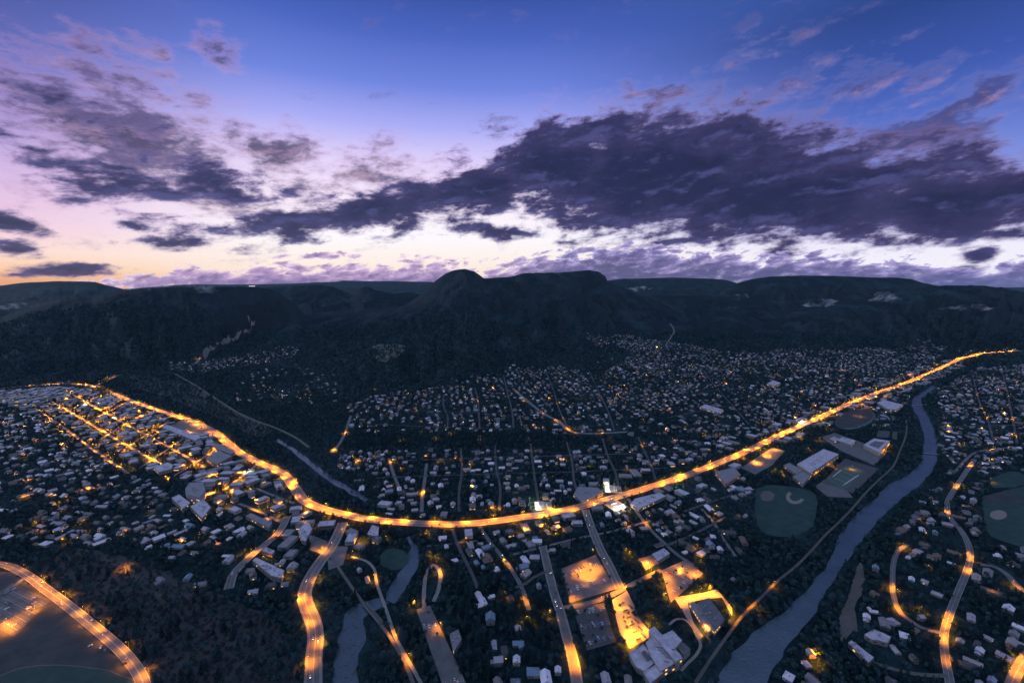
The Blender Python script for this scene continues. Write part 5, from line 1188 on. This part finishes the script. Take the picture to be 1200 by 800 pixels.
# shed roof row, footbridges over the river and the railway bridge
def bridge(a, b_, w, label, name='footbridge', m='pavement', truss=False):
    A, B = np.array(G(*a)), np.array(G(*b_)); d = B - A; l = np.linalg.norm(d); an = math.atan2(d[1], d[0]); c_ = (A + B) / 2; e = obj(name, None, None, (c_[0], c_[1], 0), an); tag(e, label, 'bridge')
    mb = MB(); mb.box(0, 0, 1.6, l, w, .5); mb.build('deck', Ms[m], e)
    for sd in (-1, 1):
        mb = MB(); mb.box(0, sd * (w / 2 - .1), 2.9, l, .12, .12)
        for i in range(int(l / 4) + 1): mb.box(-l / 2 + i * 4, sd * (w / 2 - .1), 2.35, .12, .1, 1.0)
        if truss: mb.box(0, sd * (w / 2 - .1), 4.4, l * .9, .2, .25)
        mb.build('railing', Ms['metal'], e)
    for i in (-.28, .28):
        mb = MB(); mb.box(l * i, 0, .7, 1.4, w * .8, 1.3); mb.build('pier', Ms['pavement'], e)
bridge((1079, 531), (1101, 533), 4, 'slim footbridge crossing the middle of the right hand river')
bridge((1068, 476), (1086, 474), 6, 'short bridge near the far end of the right hand river', 'road_bridge')
bridge((427, 709), (447, 732), 6, 'dark railway bridge crossing between the two lower pools', 'railway_bridge', 'track', True)
# wisps of mist lying on the far slopes
def wisp(px_, py_, w, h, d, label, dens=.012):
    dx, dy, dz = ray(px_, py_); t_ = d / dy; p = (dx * t_, d, H + dz * t_); k = d / F; b_ = bmesh.new(); bmesh.ops.create_icosphere(b_, subdivisions=4, radius=1); r_ = random.random() * 50
    for v in b_.verts:
        n_ = float(fbm(np.array(v.co.x * 2.2 + r_), np.array(v.co.z * 1.5 + v.co.y + r_), 4)) - .45; v.co *= max(.15, 1 + 2.4 * n_)
        v.co.x *= w * k / 2; v.co.z *= h * k / 2; v.co.y *= w * k / 3
    me = bpy.data.meshes.new('mist_wisp'); b_.to_mesh(me); vm = bpy.data.materials.get('mist %g' % dens)
    if not vm:
        vm = bpy.data.materials.new('mist %g' % dens); vm.use_nodes = True; t2 = vm.node_tree; t2.nodes.clear(); o2 = t2.nodes.new('ShaderNodeOutputMaterial'); v2 = t2.nodes.new('ShaderNodeVolumePrincipled'); v2.inputs['Color'].default_value = (.92, .9, .98, 1)
        no = t2.nodes.new('ShaderNodeTexNoise'); no.inputs['Scale'].default_value = .010; no.inputs['Detail'].default_value = 4; g2 = t2.nodes.new('ShaderNodeNewGeometry'); t2.links.new(g2.outputs['Position'], no.inputs['Vector'])
        m2 = t2.nodes.new('ShaderNodeMapRange'); m2.inputs[1].default_value = .52; m2.inputs[2].default_value = .85; m2.inputs[3].default_value = 0; m2.inputs[4].default_value = dens; t2.links.new(no.outputs['Fac'], m2.inputs[0]); t2.links.new(m2.outputs[0], v2.inputs['Density']); t2.links.new(v2.outputs[0], o2.inputs['Volume'])
    me.materials.append(vm); o = obj('mist_wisp', me, None, p); tag(o, label, 'mist', 'wisps of mist on the far slopes', 'stuff')
for a in [(215, 339, 26, 13, 4150, 'pale puff of mist on the left ridge crest'), (243, 343, 30, 9, 4200, 'second smaller puff of mist right of the first on the left ridge'), (170, 336, 44, 8, 4300, 'low mist behind the masts on the left ridge'), (328, 368, 34, 7, 4400, 'flat wisp of mist in the left valley'), (22, 358, 40, 4, 6500, 'thin mist strip at the far left valley'),
          (749, 338, 30, 3, 7000, 'thin bright mist strip beyond the middle mesa'), (868, 348, 20, 3.5, 6500, 'small mist strip right of centre'), (1035, 349, 40, 8, 4600, 'bright blue wisp of mist on the right slope'), (965, 355, 46, 5, 4600, 'long thin wisp of mist on the right slope'), (1140, 361, 56, 5, 4200, 'grey mist band at the far right slope'), (855, 362, 22, 4, 4300, 'short wisp of mist above the round hill')]: wisp(a[0], a[1], a[2] * .75, a[3] * 1.5, a[4], a[5], .012)
# meadow on the slope and the masts on the ridge
def drape(name, pts, m, n=10):
    g = [at(*p) for p in smooth(pts + [pts[0]], 4)[:-1]]; c_ = np.mean([q[:2] for q in g], 0); mb = MB(); R_ = []
    for k in range(n + 1):
        f_ = k / n; R_.append([(c_[0] + (q[0] - c_[0]) * f_, c_[1] + (q[1] - c_[1]) * f_) for q in g])
    A_ = np.array(R_); Z_ = terrain(A_[..., 0], A_[..., 1]) + 2.5; v = [(A_[i, j, 0], A_[i, j, 1], Z_[i, j]) for i in range(n + 1) for j in range(len(g))]; k = len(g)
    mb.raw(v, [(i * k + j, i * k + (j + 1) % k, (i + 1) * k + (j + 1) % k, (i + 1) * k + j) for i in range(n) for j in range(k)]); o = mb.build(name, Ms[m]); o['kind'] = 'structure'
drape('hill_meadow', [(426, 412), (440, 405), (458, 404), (475, 406), (472, 414), (460, 422), (447, 426), (440, 420)], 'meadow')
for i, (x, y, h) in enumerate([(158, 338, 30), (169, 337, 42), (146, 340, 20), (290, 336, 18), (296, 336, 22)]):
    p = at(x, y + 1.5); e = obj('radio_mast', None, None, (p[0], p[1], p[2] - 3)); tag(e, ['slim mast on the left ridge', 'tallest mast on the left ridge', 'short mast left of the others on the ridge', 'small mast at the lit ridge building', 'second mast at the lit ridge building'][i], 'radio mast')
    mb = MB(); mb.cyl((0, 0, 0), (0, 0, h), 1.4, .3, 4); mb.build('tower', Ms['metal'], e)
    mb = MB()
    for k in range(4): mb.cyl((0, 0, h * (.5 + .12 * k)), (2.4, 0, h * (.5 + .12 * k)), .7, .7, 8)
    mb.build('antenna', Ms['metal'], e)
p = at(296, 338); mb = MB()
e = obj('ridge_lodge', None, None, (p[0], p[1], p[2])); tag(e, 'brightly lit building on the crest of the left ridge', 'lodge')
mb = MB(); mb.box(0, 0, 5, 60, 14, 14); mb.build('wall', Ms['wall_c'], e); mb = MB(); mb.box(0, 0, 12.3, 62, 16, .6); mb.build('roof', Ms['flat2'], e)
for i in range(6): mb = MB(); mb.box(-25 + i * 10, -7.05, 9, 5, .2, 4); mb.build('window', Ms['litcool'], e)
assign_labels()
# ------------------------------------------------------------------ thin evening haze
hb_ = MB(); hb_.box(0, 25000, 600, 110000, 56000, 1210 + 2); ho = hb_.mesh('haze', []); hz = obj('haze', ho); tag(hz, 'thin blue evening haze filling the valley', 'haze', None, 'stuff')
hm = bpy.data.materials.new('haze'); hm.use_nodes = True; t2 = hm.node_tree; t2.nodes.clear(); o2 = t2.nodes.new('ShaderNodeOutputMaterial'); v2 = t2.nodes.new('ShaderNodeVolumePrincipled')
v2.inputs['Color'].default_value = (.5, .78, 1, 1); v2.inputs['Density'].default_value = 3.4e-6; t2.links.new(v2.outputs[0], o2.inputs['Volume']); ho.materials.append(hm)
